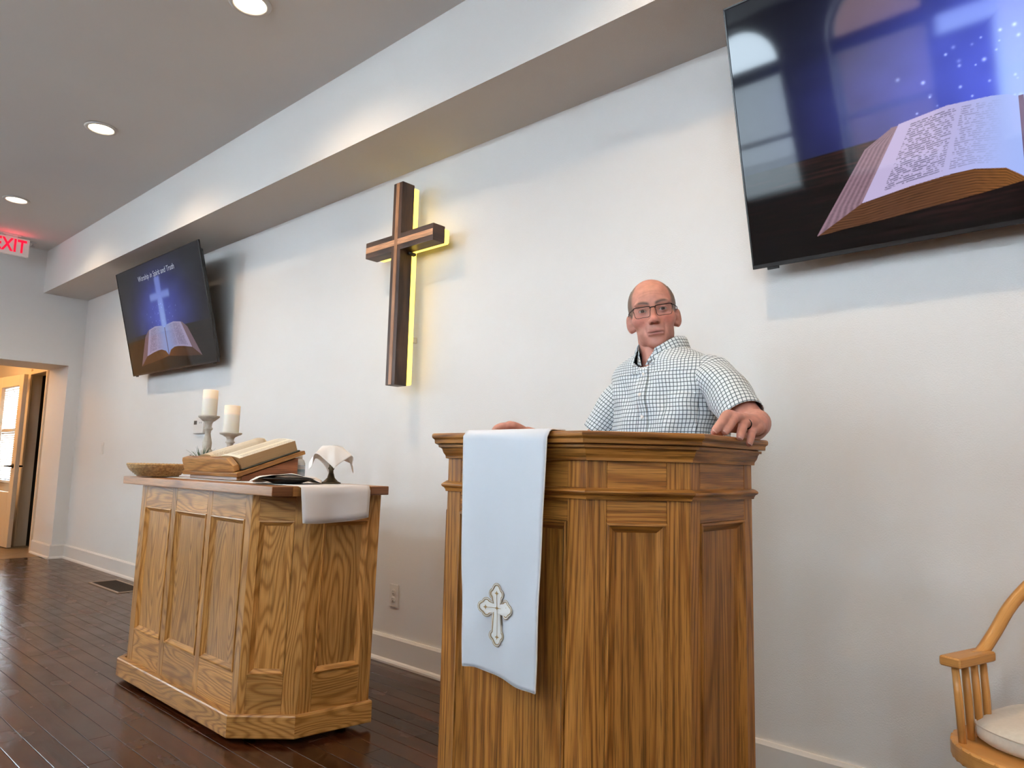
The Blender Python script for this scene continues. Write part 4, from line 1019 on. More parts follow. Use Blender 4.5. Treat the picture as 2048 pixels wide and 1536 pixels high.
# ================================================================== outlet, switch, thermostat, vent
ou = empty('power_outlet', (-3.115, 0.0, 0.353), label='white double power outlet low on the wall between table and podium', cat='outlet')
board('plate', (-0.036, -0.006, -0.0595), (0.036, 0.0, 0.0595), M['white'], ou, 2, 0.003, seg=2)
for dz in (-0.0195, 0.0195):
    r = link('receptacle', lathe_me([(0.0165, 0.0), (0.0165, 0.0035), (0.0155, 0.0042), (0.0, 0.0042)], 24), M['white'], ou, Matrix.Translation((0, -0.005, dz)) @ Matrix.Rotation(math.radians(90), 4, 'X'))
    for sx, h in ((-0.006, 0.008), (0.006, 0.0065)): board('slot', (sx - 0.001, 0.001 - h / 2 + 0.003, 0.0038), (sx + 0.001, 0.001 + h / 2 + 0.003, 0.0048), M['dark'], r, 1, 0)
    link('ground_hole', lathe_me([(0.0024, 0.0038), (0.0024, 0.0048), (0.0, 0.0048)], 12), M['dark'], r, Matrix.Translation((0, -0.007, 0)))
sw = empty('light_switch', (-7.738, 0.0, 1.145), label='white light switch plate on the back wall near the left corner', cat='switch')
board('plate', (-0.035, -0.006, -0.058), (0.035, 0.0, 0.058), M['white'], sw, 2, 0.003)
board('rocker', (-0.016, -0.010, -0.032), (0.016, -0.005, 0.032), M['white'], sw, 2, 0.002)
th = empty('thermostat', (-5.600, 0.0, 1.325), label='white wall thermostat behind the tall candle holder', cat='thermostat')
board('body', (-0.085, -0.028, -0.062), (0.085, 0.0, 0.062), M['white'], th, 0, 0.014, seg=3)
board('display', (-0.070, -0.0295, 0.010), (-0.020, -0.0275, 0.040), mat('lcd', (0.10, 0.11, 0.11), 0.2), th, 0, 0.0005)
for bx in (0.02, 0.05): board('button', (bx, -0.030, 0.018), (bx + 0.018, -0.0275, 0.030), M['chrome'], th, 0, 0.001)
vn = empty('floor_vent', (-6.45, -0.215, 0.0), label='dark floor register in a pale frame beside the back wall', cat='vent')
M['ventm'] = mat('vent_metal', (0.045, 0.026, 0.015), 0.5, 0.3); M['ventframe'] = mat('vent_frame', (0.30, 0.22, 0.16), 0.45)
for lo, hi in (((-0.33, -0.115, 0), (0.33, -0.095, 0.006)), ((-0.33, 0.095, 0), (0.33, 0.115, 0.006)), ((-0.33, -0.095, 0), (-0.31, 0.095, 0.006)), ((0.31, -0.095, 0), (0.33, 0.095, 0.006))):
    board('frame', lo, hi, M['ventframe'], vn, 0, 0.001)
board('grille_back', (-0.31, -0.095, 0.0), (0.31, 0.095, 0.0015), M['dark'], vn, 0, 0)
_vs = box_me((0.005, 0.19, 0.004), 0, 1, name='vent_slat'); _vs.materials.append(M['ventm'])
for i in range(42): link('vent_slat', _vs, None, vn, Matrix.Translation((-0.302 + i * 0.01473, 0, 0.003)))

# ================================================================== exit sign and sprinkler
ex = empty('exit_sign', (-8.20, -0.835, ZC), label='lit white exit sign with red letters hanging from the ceiling at the left edge', cat='exit sign')
board('canopy', (-0.03, -0.075, -0.016), (0.03, 0.075, 0.0), M['white'], ex, 1, 0.004)
board('neck', (-0.012, -0.05, -0.030), (0.012, 0.05, -0.014), M['white'], ex, 1, 0.002)
M['signface'] = mat('sign_face', (0.72, 0.70, 0.66), 0.4, emit=(1.0, 0.82, 0.74), estr=0.10)
board('housing', (-0.022, -0.155, -0.205), (0.018, 0.155, -0.026), M['signface'], ex, 1, 0.012, seg=3)
cu = bpy.data.curves.new('exit', 'FONT'); cu.body = 'EXIT'; cu.size = 0.178; cu.align_x = 'CENTER'; cu.align_y = 'CENTER'; cu.extrude = 0.0015; cu.offset = 0.0042; cu.space_character = 1.06
to = bpy.data.objects.new('exit', cu); COL.objects.link(to); bpy.context.view_layer.update()
tm = bpy.data.meshes.new_from_object(to.evaluated_get(bpy.context.evaluated_depsgraph_get())); bpy.data.objects.remove(to); bpy.data.curves.remove(cu)
M['exitred'] = mat('exit_red', (0.6, 0.0, 0.03), 0.4, emit=(1.0, 0.0, 0.035), estr=0.75)
link('letters', tm, M['exitred'], ex, Matrix.Translation((0.0195, -0.006, -0.1155)) @ Matrix(((0, 0, 1, 0), (1, 0, 0, 0), (0, 1, 0, 0), (0, 0, 0, 1))) @ Matrix.Diagonal((0.70, 1.0, 1, 1)))
rl = bpy.data.lights.new('exit_glow', 'AREA'); rl.shape = 'RECTANGLE'; rl.size = 0.26; rl.size_y = 0.10; rl.energy = 0.42; rl.color = (1.0, 0.05, 0.08)
ro = bpy.data.objects.new('exit_glow', rl); COL.objects.link(ro); ro.parent = ex; ro.location = (0.026, 0, -0.10); ro.rotation_euler = (math.radians(125), 0, math.radians(-90))
spk = empty('sprinkler_head', (-8.33, -0.62, ZC), label='small metal sprinkler head on the ceiling beside the exit sign', cat='sprinkler')
link('escutcheon', lathe_me([(0.0, -0.008), (0.026, -0.008), (0.032, -0.003), (0.033, 0.0)], 24, cap=False), M['chrome'], spk)
link('body', lathe_me([(0.012, -0.045), (0.014, -0.038), (0.006, -0.034), (0.006, -0.016), (0.012, -0.012), (0.012, -0.004)], 20), M['chrome'], spk)
link('deflector', lathe_me([(0.0, -0.050), (0.020, -0.048), (0.020, -0.046), (0.0, -0.045)], 20), M['chrome'], spk)

# ================================================================== windsor armchair
ach = empty('windsor_armchair', (-0.145, -0.385, 0.0), math.radians(-17), label='blond wooden bow-back armchair by the wall at the right edge', cat='armchair')
SZ = 0.437
seat_poly = [(0.265 * math.copysign(abs(math.cos(a)) ** 0.75, math.cos(a)), 0.235 * math.copysign(abs(math.sin(a)) ** 0.75, math.sin(a))) for a in [2 * math.pi * k / 48 for k in range(48)]]
link('seat', prism_me(seat_poly, SZ - 0.042, SZ, 0.012, 0, seg=3), M['chair'], ach)
AZ = 0.622
# bow: arm level at the sides, rising into the hoop of the back
bow = catmull([(p_[0] * 0.87, p_[1], AZ + (p_[2] - AZ) * 0.92) for p_ in [(-0.232, -0.175, AZ), (-0.236, -0.11, AZ), (-0.240, -0.042, AZ + 0.002), (-0.230, 0.012, AZ + 0.050), (-0.206, 0.075, AZ + 0.135), (-0.160, 0.150, AZ + 0.215), (-0.09, 0.220, AZ + 0.262), (0.0, 0.240, AZ + 0.278),
    (0.09, 0.220, AZ + 0.262), (0.160, 0.150, AZ + 0.215), (0.206, 0.075, AZ + 0.135), (0.230, 0.012, AZ + 0.050), (0.240, -0.042, AZ + 0.002), (0.236, -0.11, AZ), (0.232, -0.175, AZ)]], 8)
nb = len(bow)
link('bow', tube_me(bow[12:nb - 12], 0.0150, 12, up=(0, 0, 1)), M['chair'], ach)
for s in (-1, 1):
    board('armrest', (s * 0.206 - 0.025, -0.187, AZ - 0.012), (s * 0.206 + 0.025, -0.018, AZ + 0.012), M['chair'], ach, 1, 0.009, seg=3)
    for k, yy in enumerate((-0.165, -0.122, -0.079, -0.036)):
        link('arm_spindle', tube_me([(s * 0.196, yy * 0.95 - 0.006, SZ - 0.01), (s * 0.200, yy * 0.97 - 0.003, (SZ + AZ) / 2), (s * 0.205, yy, AZ - 0.006)], [0.0085, 0.0092, 0.0080], 10), M['chair'], ach)
for k in range(7):
    t = (k - 3) / 3; xb = 0.170 * t; yb = 0.195 - 0.06 * t * t
    # meet the hoop at the same sideways spread
    best = min(bow[16:nb - 16], key=lambda p: abs(p.x - t * 0.152) + (0 if p.z > AZ + 0.05 else 9))
    link('back_spindle', tube_me([(xb, yb, SZ - 0.01), ((xb + best.x) / 2, (yb + best.y) / 2, (SZ + best.z) / 2 - 0.05), tuple(best)], [0.0105, 0.0105, 0.0075], 10), M['chair'], ach)
for sx in (-1, 1):
    for sy in (-1, 1):
        link('leg', tube_me([(sx * 0.165, sy * 0.140, SZ - 0.035), (sx * 0.195, sy * 0.175, 0.24), (sx * 0.225, sy * 0.215, 0.0)], [0.0155, 0.0195, 0.0125], 12), M['chair'], ach)
    link('side_stretcher', tube_me([(sx * 0.203, -0.185, 0.19), (sx * 0.203, 0.0, 0.19), (sx * 0.203, 0.185, 0.19)], [0.008, 0.012, 0.008], 10), M['chair'], ach)
link('cross_stretcher', tube_me([(-0.203, 0, 0.19), (0, 0, 0.19), (0.203, 0, 0.19)], [0.008, 0.012, 0.008], 10), M['chair'], ach)
# cushion
M['canvas'] = noisy(mat('cream_canvas', rough=0.9, sheen=0.3), (0.66, 0.59, 0.49), (0.72, 0.65, 0.55), 90.0, 3, bump=0.3, bscale=500.0)
v = []; f = []; na, nr = 48, 12
prof = [(0.0, 0.052), (0.3, 0.053), (0.6, 0.054), (0.8, 0.054), (0.92, 0.050), (0.98, 0.040), (1.0, 0.024), (0.985, 0.013), (0.93, 0.005), (0.8, 0.001), (0.4, 0.001), (0.0, 0.001)]
for k in range(na):
    a = 2 * math.pi * k / na; ex_ = 0.218 * math.copysign(abs(math.cos(a)) ** 0.7, math.cos(a)); ey_ = 0.188 * math.copysign(abs(math.sin(a)) ** 0.7, math.sin(a))
    wob = 1 + 0.012 * math.sin(5 * a)
    for r, z in prof: v.append((ex_ * r * wob, ey_ * r * wob, z * (1 + 0.05 * math.sin(3 * a + 1))))
m_ = len(prof)
for k in range(na):
    j = (k + 1) % na
    for q in range(m_ - 1): f.append((k * m_ + q, k * m_ + q + 1, j * m_ + q + 1, j * m_ + q)[::-1])
cu_ = empty('seat_cushion', (-0.143, -0.372, SZ), math.radians(-17), label='cream canvas cushion on the seat of the bow-back armchair', cat='cushion')
link('cushion_body', mesh('cushion_body', v, f, smooth=True), M['canvas'], cu_)
pipe = [(0.218 * 0.985 * math.copysign(abs(math.cos(a)) ** 0.7, math.cos(a)), 0.188 * 0.985 * math.copysign(abs(math.sin(a)) ** 0.7, math.sin(a)), 0.040 * (1 + 0.05 * math.sin(3 * a + 1))) for a in [2 * math.pi * k / 64 for k in range(64)]]
link('piping', tube_me(pipe, 0.0026, 6, True), M['canvas'], cu_)
# ================================================================== person behind the podium
RX, RY = -1.13, -0.555
per = empty('person', (RX, RY, 0), label='man in checked short-sleeved shirt and glasses standing behind the podium, hands on its edges', cat='person')
def W(p): return (p[0] - RX, p[1] - RY, p[2])           # world -> person space
A3 = lambda *a: np.array(a, float)

# ---- head: distance field sampled along rays from the middle of the head (x = his left, y = forward, z = up)
def ell(p, c, r):
    r = A3(*r); q = (p - A3(*c)) / r; k0 = np.sqrt(np.einsum('...i,...i->...', q, q)); q = q / r; k1 = np.sqrt(np.einsum('...i,...i->...', q, q))
    return k0 * (k0 - 1) / np.maximum(k1, 1e-9)
def cap(p, a, b, ra, rb):
    a, b = A3(*a), A3(*b); d = b - a; t = np.clip(((p - a) @ d) / (d @ d), 0, 1); return np.linalg.norm(p - a - t[..., None] * d, axis=-1) - (ra + (rb - ra) * t)
def smin(a, b, k): h = np.clip(0.5 + 0.5 * (b - a) / k, 0, 1); return b * (1 - h) + a * h - k * h * (1 - h)
def smax(a, b, k): return -smin(-a, -b, k)
def head_sdf(p):
    m = p.copy(); m[..., 0] = np.abs(m[..., 0])            # symmetric
    d = ell(m, (0, -0.012, 0.034), (0.0745, 0.097, 0.086))
    d = smin(d, ell(m, (0, 0.026, 0.030), (0.064, 0.062, 0.060)), 0.02)
    d = smin(d, ell(m, (0, 0.016, -0.048), (0.0580, 0.068, 0.066)), 0.03)
    d = smin(d, ell(m, (0.026, 0.022, -0.078), (0.023, 0.050, 0.026)), 0.02)
    d = smin(d, ell(m, (0, 0.064, -0.104), (0.026, 0.021, 0.018)), 0.02)
    d = smin(d, ell(m, (0, 0.060, -0.060), (0.033, 0.028, 0.032)), 0.02)
    d = smin(d, ell(m, (0.042, 0.052, -0.024), (0.026, 0.026, 0.022)), 0.02)
    d = smin(d, ell(m, (0.030, 0.078, 0.021), (0.026, 0.010, 0.008)), 0.012)
    d = smax(d, -ell(m, (0.0315, 0.098, 0.000), (0.017, 0.016, 0.0115)), 0.010)
    d = smin(d, cap(m, (0, 0.082, 0.012), (0, 0.103, -0.034), 0.0065, 0.0098), 0.009)
    d = smin(d, ell(m, (0, 0.1065, -0.037), (0.0112, 0.0118, 0.0108)), 0.007)
    d = smin(d, ell(m, (0.0118, 0.097, -0.040), (0.0075, 0.0100, 0.0080)), 0.006)
    d = smax(d, -ell(m, (0.0068, 0.1045, -0.0495), (0.0042, 0.0065, 0.0050)), 0.003)
    lid = np.linalg.norm(m - A3(0.0315, 0.0715, 0.000), axis=-1) - 0.0140
    d = smin(d, lid, 0.004)
    d = smax(d, -ell(m, (0.0315, 0.0870, -0.0012), (0.0138, 0.0200, 0.0040)), 0.0015)
    d = smin(d, ell(m, (0, 0.0850, -0.0690), (0.0280, 0.0080, 0.0042)), 0.006)
    d = smin(d, ell(m, (0, 0.0845, -0.0785), (0.0245, 0.0078, 0.0046)), 0.006)
    d = smax(d, -ell(m, (0, 0.0970, -0.0735), (0.0300, 0.0100, 0.0013)), 0.0025)
    d = smax(d, -ell(m, (0.0310, 0.0860, -0.0600), (0.0030, 0.0100, 0.0170)), 0.008)
    # ears
    ear = ell(m, (0.0775, -0.012 , -0.014), (0.0105, 0.019, 0.028)); ear = smin(ear, ell(m, (0.0735, -0.003, -0.036), (0.008, 0.010, 0.012)), 0.006)
    ear = smax(ear, -ell(m, (0.0885, -0.005, -0.012), (0.0055, 0.010, 0.016)), 0.003)
    d = smin(d, ear, 0.004)
    return d
NA, NE = 380, 250
az = np.linspace(-math.pi, math.pi, NA, endpoint=False); el = np.linspace(-math.pi / 2, math.pi / 2, NE + 2)[1:-1]
AZ_, EL_ = np.meshgrid(az, el); D_ = np.stack([np.sin(AZ_) * np.cos(EL_), np.cos(AZ_) * np.cos(EL_), np.sin(EL_)], -1)
CEN = A3(0, 0.0, -0.015)
# outermost crossing along each ray
ts = np.linspace(0.16, 0.03, 66); hit = np.full(AZ_.shape, 0.03); found = np.zeros(AZ_.shape, bool)
Df = D_.reshape(-1, 3); hit = hit.ravel(); todo = np.arange(len(Df))
for a_, b_ in zip(ts[:-1], ts[1:]):
    if not len(todo): break
    inside = head_sdf(CEN + Df[todo] * b_) < 0
    if inside.any():
        w_ = todo[inside]; lo = np.full(len(w_), b_); hi = np.full(len(w_), a_); dd = Df[w_]
        for _ in range(9):
            mid = (lo + hi) / 2; ins = head_sdf(CEN + dd * mid[:, None]) < 0; lo = np.where(ins, mid, lo); hi = np.where(ins, hi, mid)
        hit[w_] = (lo + hi) / 2; todo = todo[~inside]
hit = hit.reshape(AZ_.shape)
HV = CEN + D_ * hit[..., None]
# head pose
HC = Vector((-1.172, -0.568, 1.556))
Fh = Vector((0.500, -0.862, 0.02)).normalized(); Lh = Vector((-Fh.y, Fh.x, 0)).normalized(); Uh = Lh.cross(Fh).normalized()
if Uh.z < 0: Uh = -Uh
ro = math.radians(8.0); Lr = Lh * math.cos(ro) + Uh * math.sin(ro); Ur = Uh * math.cos(ro) - Lh * math.sin(ro)
HM = Matrix(((Lr.x, Fh.x, Ur.x, HC.x), (Lr.y, Fh.y, Ur.y, HC.y), (Lr.z, Fh.z, Ur.z, HC.z), (0, 0, 0, 1)))
HP = Matrix.Translation((-RX, -RY, 0)) @ HM          # head -> person space
def hpt(p): return HP @ Vector(p)
def head_geo():
    v = [tuple(hpt(p)) for p in HV.reshape(-1, 3)]; f = []
    for j in range(NE - 1):
        for i in range(NA): f.append((j * NA + i, j * NA + (i + 1) % NA, (j + 1) * NA + (i + 1) % NA, (j + 1) * NA + i)[::-1])
    v.append(tuple(hpt(CEN + A3(0, 0, -1) * hit[0].mean()))); v.append(tuple(hpt(CEN + A3(0, 0, 1) * hit[-1].mean())))
    b, t = len(v) - 2, len(v) - 1
    for i in range(NA): f.append((i, (i + 1) % NA, b)); f.append(((NE - 1) * NA + i, t, (NE - 1) * NA + (i + 1) % NA))
    return v, f

# ---- joints (world)
NECK = Vector((-1.146, -0.560, 1.424)); CHEST = Vector((-1.113, -0.552, 1.24)); PELV = Vector((-1.135, -0.520, 0.94))
SHL = Vector((-0.940, -0.598, 1.340)); ELL_ = Vector((-0.795, -0.688, 1.188)); WRL = Vector((-0.737, -0.800, 1.183))
SHR = Vector((-1.288, -0.520, 1.338)); ELR = Vector((-1.440, -0.585, 1.085)); WRR = Vector((-1.487, -0.808, 1.166))
TF = Vector((-0.20, -0.98, 0)).normalized(); TL = Vector((-TF.y, TF.x, 0))       # torso forward / his left
BV, BF = [], []
def addg(g):
    o = len(BV); BV.extend([tuple(p) for p in g[0]]); BF.extend([tuple(i + o for i in q) for q in g[1]])
def limb(pts, rad, n=20, flat=1.0, up=None, sub=6):
    """smooth tapered limb with rounded ends (person space from world)"""
    P = [Vector(W(p)) for p in pts]
    # rounded ends
    sp = catmull(P, sub); L = len(sp); rr = []
    for i in range(L):
        t = i / (L - 1) * (len(rad) - 1); k = min(int(t), len(rad) - 2); rr.append(rad[k] + (rad[k + 1] - rad[k]) * (t - k))
    a, b = sp[0], sp[-1]; da = (sp[0] - sp[1]).normalized(); db = (sp[-1] - sp[-2]).normalized()
    pre = [(a + da * rr[0] * math.sin(q), rr[0] * math.cos(q)) for q in (1.45, 1.1, 0.7, 0.35)]; post = [(b + db * rr[-1] * math.sin(q), rr[-1] * math.cos(q)) for q in (0.35, 0.7, 1.1, 1.45)]
    pts_ = [p for p, _ in pre] + sp + [p for p, _ in post]; rad_ = [r for _, r in pre] + rr + [r for _, r in post]
    addg(tube_geo(pts_, rad_, n, False, up, flat))
def blob(c, r, M3=None, n=24):
    v = []; f = []; c = Vector(W(c))
    for j in range(1, n // 2):
        e = -math.pi / 2 + math.pi * j / (n // 2)
        for i in range(n):
            a = 2 * math.pi * i / n; q = Vector((r[0] * math.cos(e) * math.cos(a), r[1] * math.cos(e) * math.sin(a), r[2] * math.sin(e)))
            v.append(c + (M3 @ q if M3 else q))
    m = n // 2 - 1
    for j in range(m - 1):
        for i in range(n): f.append((j * n + i, j * n + (i + 1) % n, (j + 1) * n + (i + 1) % n, (j + 1) * n + i))
    f.append([i for i in range(n)][::-1]); f.append([(m - 1) * n + i for i in range(n)]); addg((v, f))
HEADG = head_geo()
hw_ = lambda p: HM @ Vector(p)
limb([hw_((0, -0.030, -0.030)), hw_((0, -0.020, -0.095)), NECK + Vector((0, 0.0, 0.0)), NECK + Vector((0, 0.005, -0.07))], [0.058, 0.058, 0.062, 0.070], 28)
# Adam's apple / front of the neck
limb([hw_((0, 0.030, -0.110)), NECK + TF * 0.045 + Vector((0, 0, -0.01))], [0.022, 0.018], 16)
# torso under the shirt
TM3 = Matrix(((TL.x, TF.x, 0), (TL.y, TF.y, 0), (0, 0, 1)))
for c, r in ((CHEST + Vector((0, 0, 0.06)), (0.165, 0.092, 0.12)), (CHEST + Vector((0, 0, -0.10)), (0.150, 0.105, 0.17)), (PELV, (0.150, 0.105, 0.15)), (NECK + Vector((0, 0, -0.06)), (0.13, 0.055, 0.045))): blob(c, r, TM3, 28)
limb([SHL - TL * 0.04, SHL - TL * 0.015 - Vector((0, 0, 0.010)), (SHL + ELL_) / 2, ELL_], [0.040, 0.043, 0.042, 0.041], 22)
limb([ELL_, ELL_ * 0.5 + WRL * 0.5 + Vector((0.004, 0, 0.004)), WRL], [0.042, 0.038, 0.031], 22)
limb([SHR + TL * 0.04, SHR + TL * 0.015 - Vector((0, 0, 0.010)), (SHR + ELR) / 2 + Vector((0.006, 0, 0)), ELR], [0.040, 0.043, 0.042, 0.040], 22)
limb([ELR, ELR * 0.55 + WRR * 0.45 + Vector((0, 0, 0.004)), WRR], [0.041, 0.040, 0.026], 22)
# his left hand, curled over the podium's right edge
fingers_L = [
 [(-0.742, -0.885, 1.190), (-0.741, -0.950, 1.1975), (-0.742, -0.984, 1.176), (-0.748, -1.003, 1.1575)],
 [(-0.733, -0.870, 1.187), (-0.731, -0.931, 1.1915), (-0.731, -0.963, 1.172), (-0.733, -0.983, 1.1555)],
 [(-0.725, -0.856, 1.181), (-0.722, -0.904, 1.1770), (-0.716, -0.934, 1.159), (-0.7125, -0.950, 1.1435)],
 [(-0.720, -0.842, 1.170), (-0.715, -0.878, 1.1600), (-0.7085, -0.900, 1.1455), (-0.7060, -0.914, 1.1310)]]
for F_, r in zip(fingers_L, (0.0112, 0.0112, 0.0106, 0.0094)):
    limb(F_, [r * 1.12, r * 1.08, r * 1.0, r * 0.84], 16, sub=5)
    limb([WRL, F_[0], Vector(F_[0]) * 0.5 + Vector(F_[1]) * 0.5], [0.026, 0.0175, 0.0125], 16)      # metacarpal
limb([(-0.745, -0.815, 1.180), (-0.775, -0.870, 1.172), (-0.778, -0.915, 1.160), (-0.776, -0.952, 1.1555)], [0.020, 0.0135, 0.0112, 0.0088], 16, sub=5)   # thumb
# his right hand, loosely curled on the podium's top
fingers_R = [
 [(-1.408, -0.962, 1.1840), (-1.424, -0.998, 1.1800), (-1.441, -1.010, 1.1690), (-1.448, -1.000, 1.1550)],
 [(-1.424, -0.952, 1.1860), (-1.442, -0.984, 1.1820), (-1.459, -0.993, 1.1700), (-1.465, -0.982, 1.1550)],
 [(-1.440, -0.940, 1.1850), (-1.458, -0.968, 1.1800), (-1.474, -0.975, 1.1690), (-1.479, -0.963, 1.1550)],
 [(-1.452, -0.926, 1.1810), (-1.470, -0.950, 1.1760), (-1.483, -0.955, 1.1670), (-1.488, -0.944, 1.1540)]]
fingers_R = [[(x - 0.073, y_ + 0.080, z + (0.006 if k < 3 else -0.002)) for k, (x, y_, z) in enumerate(F_)] for F_ in fingers_R]
for F_, r in zip(fingers_R, (0.0098, 0.0100, 0.0094, 0.0082)):
    limb(F_, [r * 1.12, r * 1.06, r * 0.98, r * 0.82], 16, sub=5); limb([WRR, F_[0], Vector(F_[0]) * 0.5 + Vector(F_[1]) * 0.5], [0.021, 0.0135, 0.0105], 16)
limb([(-1.474, -0.830, 1.166), (-1.462, -0.870, 1.162), (-1.480, -0.900, 1.1600), (-1.498, -0.915, 1.1580)], [0.018, 0.0125, 0.0105, 0.0085], 16, sub=5)
# legs
HIPL, HIPR = PELV + TL * 0.085, PELV - TL * 0.085
FTL, FTR = Vector((-1.03, -0.50, 0.0)), Vector((-1.25, -0.47, 0.0))
for hp, ft in ((HIPL, FTL), (HIPR, FTR)):
    kn = hp * 0.5 + ft * 0.5 + TF * 0.02 + Vector((0, 0, 0.02))
    limb([hp, hp * 0.6 + kn * 0.4, kn, kn * 0.6 + ft * 0.4 + Vector((0, 0, 0.03)), ft + Vector((0, 0, 0.09))], [0.082, 0.078, 0.055, 0.052, 0.038], 22)
    limb([ft + Vector((0, 0, 0.05)) - TF * 0.04, ft + Vector((0, 0, 0.045)) + TF * 0.06, ft + Vector((0, 0, 0.035)) + TF * 0.15], [0.035, 0.036, 0.026], 16)
def skin_mat():
    m = mat('skin', (0.56, 0.27, 0.20), 0.48, spec=0.35); b = bsdf(m)
    at = nd(m, 'ShaderNodeVertexColor', layer_name='tone'); nz = nd(m, 'ShaderNodeTexNoise', i_Scale=55.0, i_Detail=3.0); tc = nd(m, 'ShaderNodeTexCoord'); lk(m, tc.outputs['Object'], nz.inputs['Vector'])
    mr = nd(m, 'ShaderNodeMapRange'); mr.inputs[1].default_value = 0.3; mr.inputs[2].default_value = 0.7; mr.inputs[3].default_value = 0.88; mr.inputs[4].default_value = 1.10; lk(m, nz.outputs['Fac'], mr.inputs[0])
    hv = nd(m, 'ShaderNodeHueSaturation'); lk(m, at.outputs[0], hv.inputs['Color']); lk(m, mr.outputs[0], hv.inputs['Value']); lk(m, hv.outputs[0], b.inputs['Base Color'])
    b.inputs['Subsurface Weight'].default_value = 0.12; b.inputs['Subsurface Radius'].default_value = (0.010, 0.004, 0.002); b.inputs['Subsurface Scale'].default_value = 0.5
    n2 = nd(m, 'ShaderNodeTexNoise', i_Scale=260.0, i_Detail=3.0); lk(m, tc.outputs['Object'], n2.inputs['Vector']); bp = nd(m, 'ShaderNodeBump', i_Strength=0.18, i_Distance=0.0008); lk(m, n2.outputs['Fac'], bp.inputs['Height']); lk(m, bp.outputs[0], b.inputs['Normal'])
    return m
M['skin'] = skin_mat()
raw = mesh('body_raw', BV, BF); tmp = bpy.data.objects.new('body_raw', raw); COL.objects.link(tmp)
rm = tmp.modifiers.new('r', 'REMESH'); rm.mode = 'VOXEL'; rm.voxel_size = 0.0024; rm.adaptivity = 0.0; rm.use_smooth_shade = True
sm = tmp.modifiers.new('s', 'SMOOTH'); sm.factor = 0.4; sm.iterations = 2
bpy.context.view_layer.update()
bme = bpy.data.meshes.new_from_object(tmp.evaluated_get(bpy.context.evaluated_depsgraph_get())); bpy.data.objects.remove(tmp); bpy.data.meshes.remove(raw)
jb = bmesh.new(); jb.from_mesh(bme); hv_ = [jb.verts.new(p) for p in HEADG[0]]
for q in HEADG[1]: jb.faces.new([hv_[i] for i in q])
bmesh.ops.recalc_face_normals(jb, faces=jb.faces[:])
jb.to_mesh(bme); jb.free(); bme.polygons.foreach_set('use_smooth', [True] * len(bme.polygons))
bme.name = 'body'
# skin tone by region (lips, flushed cheeks, nose and forehead, shaven jaw, knuckles), plus shade painted into creases
nv = len(bme.vertices); co = np.zeros(nv * 3, np.float32); bme.vertices.foreach_get('co', co); co = co.reshape(-1, 3)
HI = np.array(HP.inverted()); hl = co @ HI[:3, :3].T + HI[:3, 3]
base_c = A3(0.56, 0.262, 0.200); tone = np.tile(base_c, (nv, 1))
def tint(c, r, col, k):
    for s in (-1, 1):
        q = np.linalg.norm((hl - A3(c[0] * s, c[1], c[2])) / A3(*r), axis=1); w = np.clip(1 - q, 0, 1) ** 0.7 * k
        tone[:] = tone * (1 - w[:, None]) + A3(*col) * w[:, None]
        if c[0] == 0: break
tint((0, 0.06, 0.085), (0.075, 0.08, 0.055), (0.60, 0.265, 0.182), 0.7)
tint((0.042, 0.080, -0.030), (0.030, 0.05, 0.026), (0.62, 0.215, 0.165), 0.8)
tint((0, 0.108, -0.034), (0.022, 0.03, 0.022), (0.63, 0.24, 0.185), 0.8)
tint((0, 0.075, -0.088), (0.060, 0.06, 0.045), (0.52, 0.25, 0.20), 0.8)
tint((0, 0.092, -0.0690), (0.028, 0.016, 0.0055), (0.40, 0.150, 0.125), 1.0)
tint((0, 0.093, -0.0785), (0.022, 0.016, 0.0060), (0.42, 0.155, 0.130), 1.0)
tint((0, 0.096, -0.0735), (0.031, 0.018, 0.0028), (0.10, 0.030, 0.025), 1.0)  # shade between the lips, painted as a dark line
tint((0.0070, 0.104, -0.0490), (0.0068, 0.011, 0.0070), (0.05, 0.016, 0.014), 1.0)  # dark of the nostrils put into the skin colour
tint((0.0315, 0.084, -0.012), (0.018, 0.02, 0.007), (0.43, 0.20, 0.17), 0.7)
tint((0.0315, 0.085, 0.0048), (0.0165, 0.014, 0.0026), (0.22, 0.10, 0.08), 0.9)       # upper lid line
tint((0.0315, 0.085, -0.0062), (0.0150, 0.014, 0.0022), (0.34, 0.16, 0.13), 0.7)
tint((0.0270, 0.083, -0.056), (0.0045, 0.025, 0.017), (0.42, 0.18, 0.14), 0.7)        # shade in the folds beside the mouth, painted on
for s_ in (-1, 1):                                                                  # eyebrows
    xx_ = hl[:, 0] * s_; zc_ = 0.0180 + 0.0065 * np.sin(np.clip((xx_ - 0.010) / 0.042, 0, 1) * 2.5)
    w = np.exp(-((hl[:, 2] - zc_) / 0.0052) ** 2) * np.clip((xx_ - 0.006) / 0.008, 0, 1) * np.clip((0.056 - xx_) / 0.016, 0, 1) * (hl[:, 1] > 0.04) * 0.97
    tone[:] = tone * (1 - w[:, None]) + A3(0.075, 0.048, 0.038) * w[:, None]
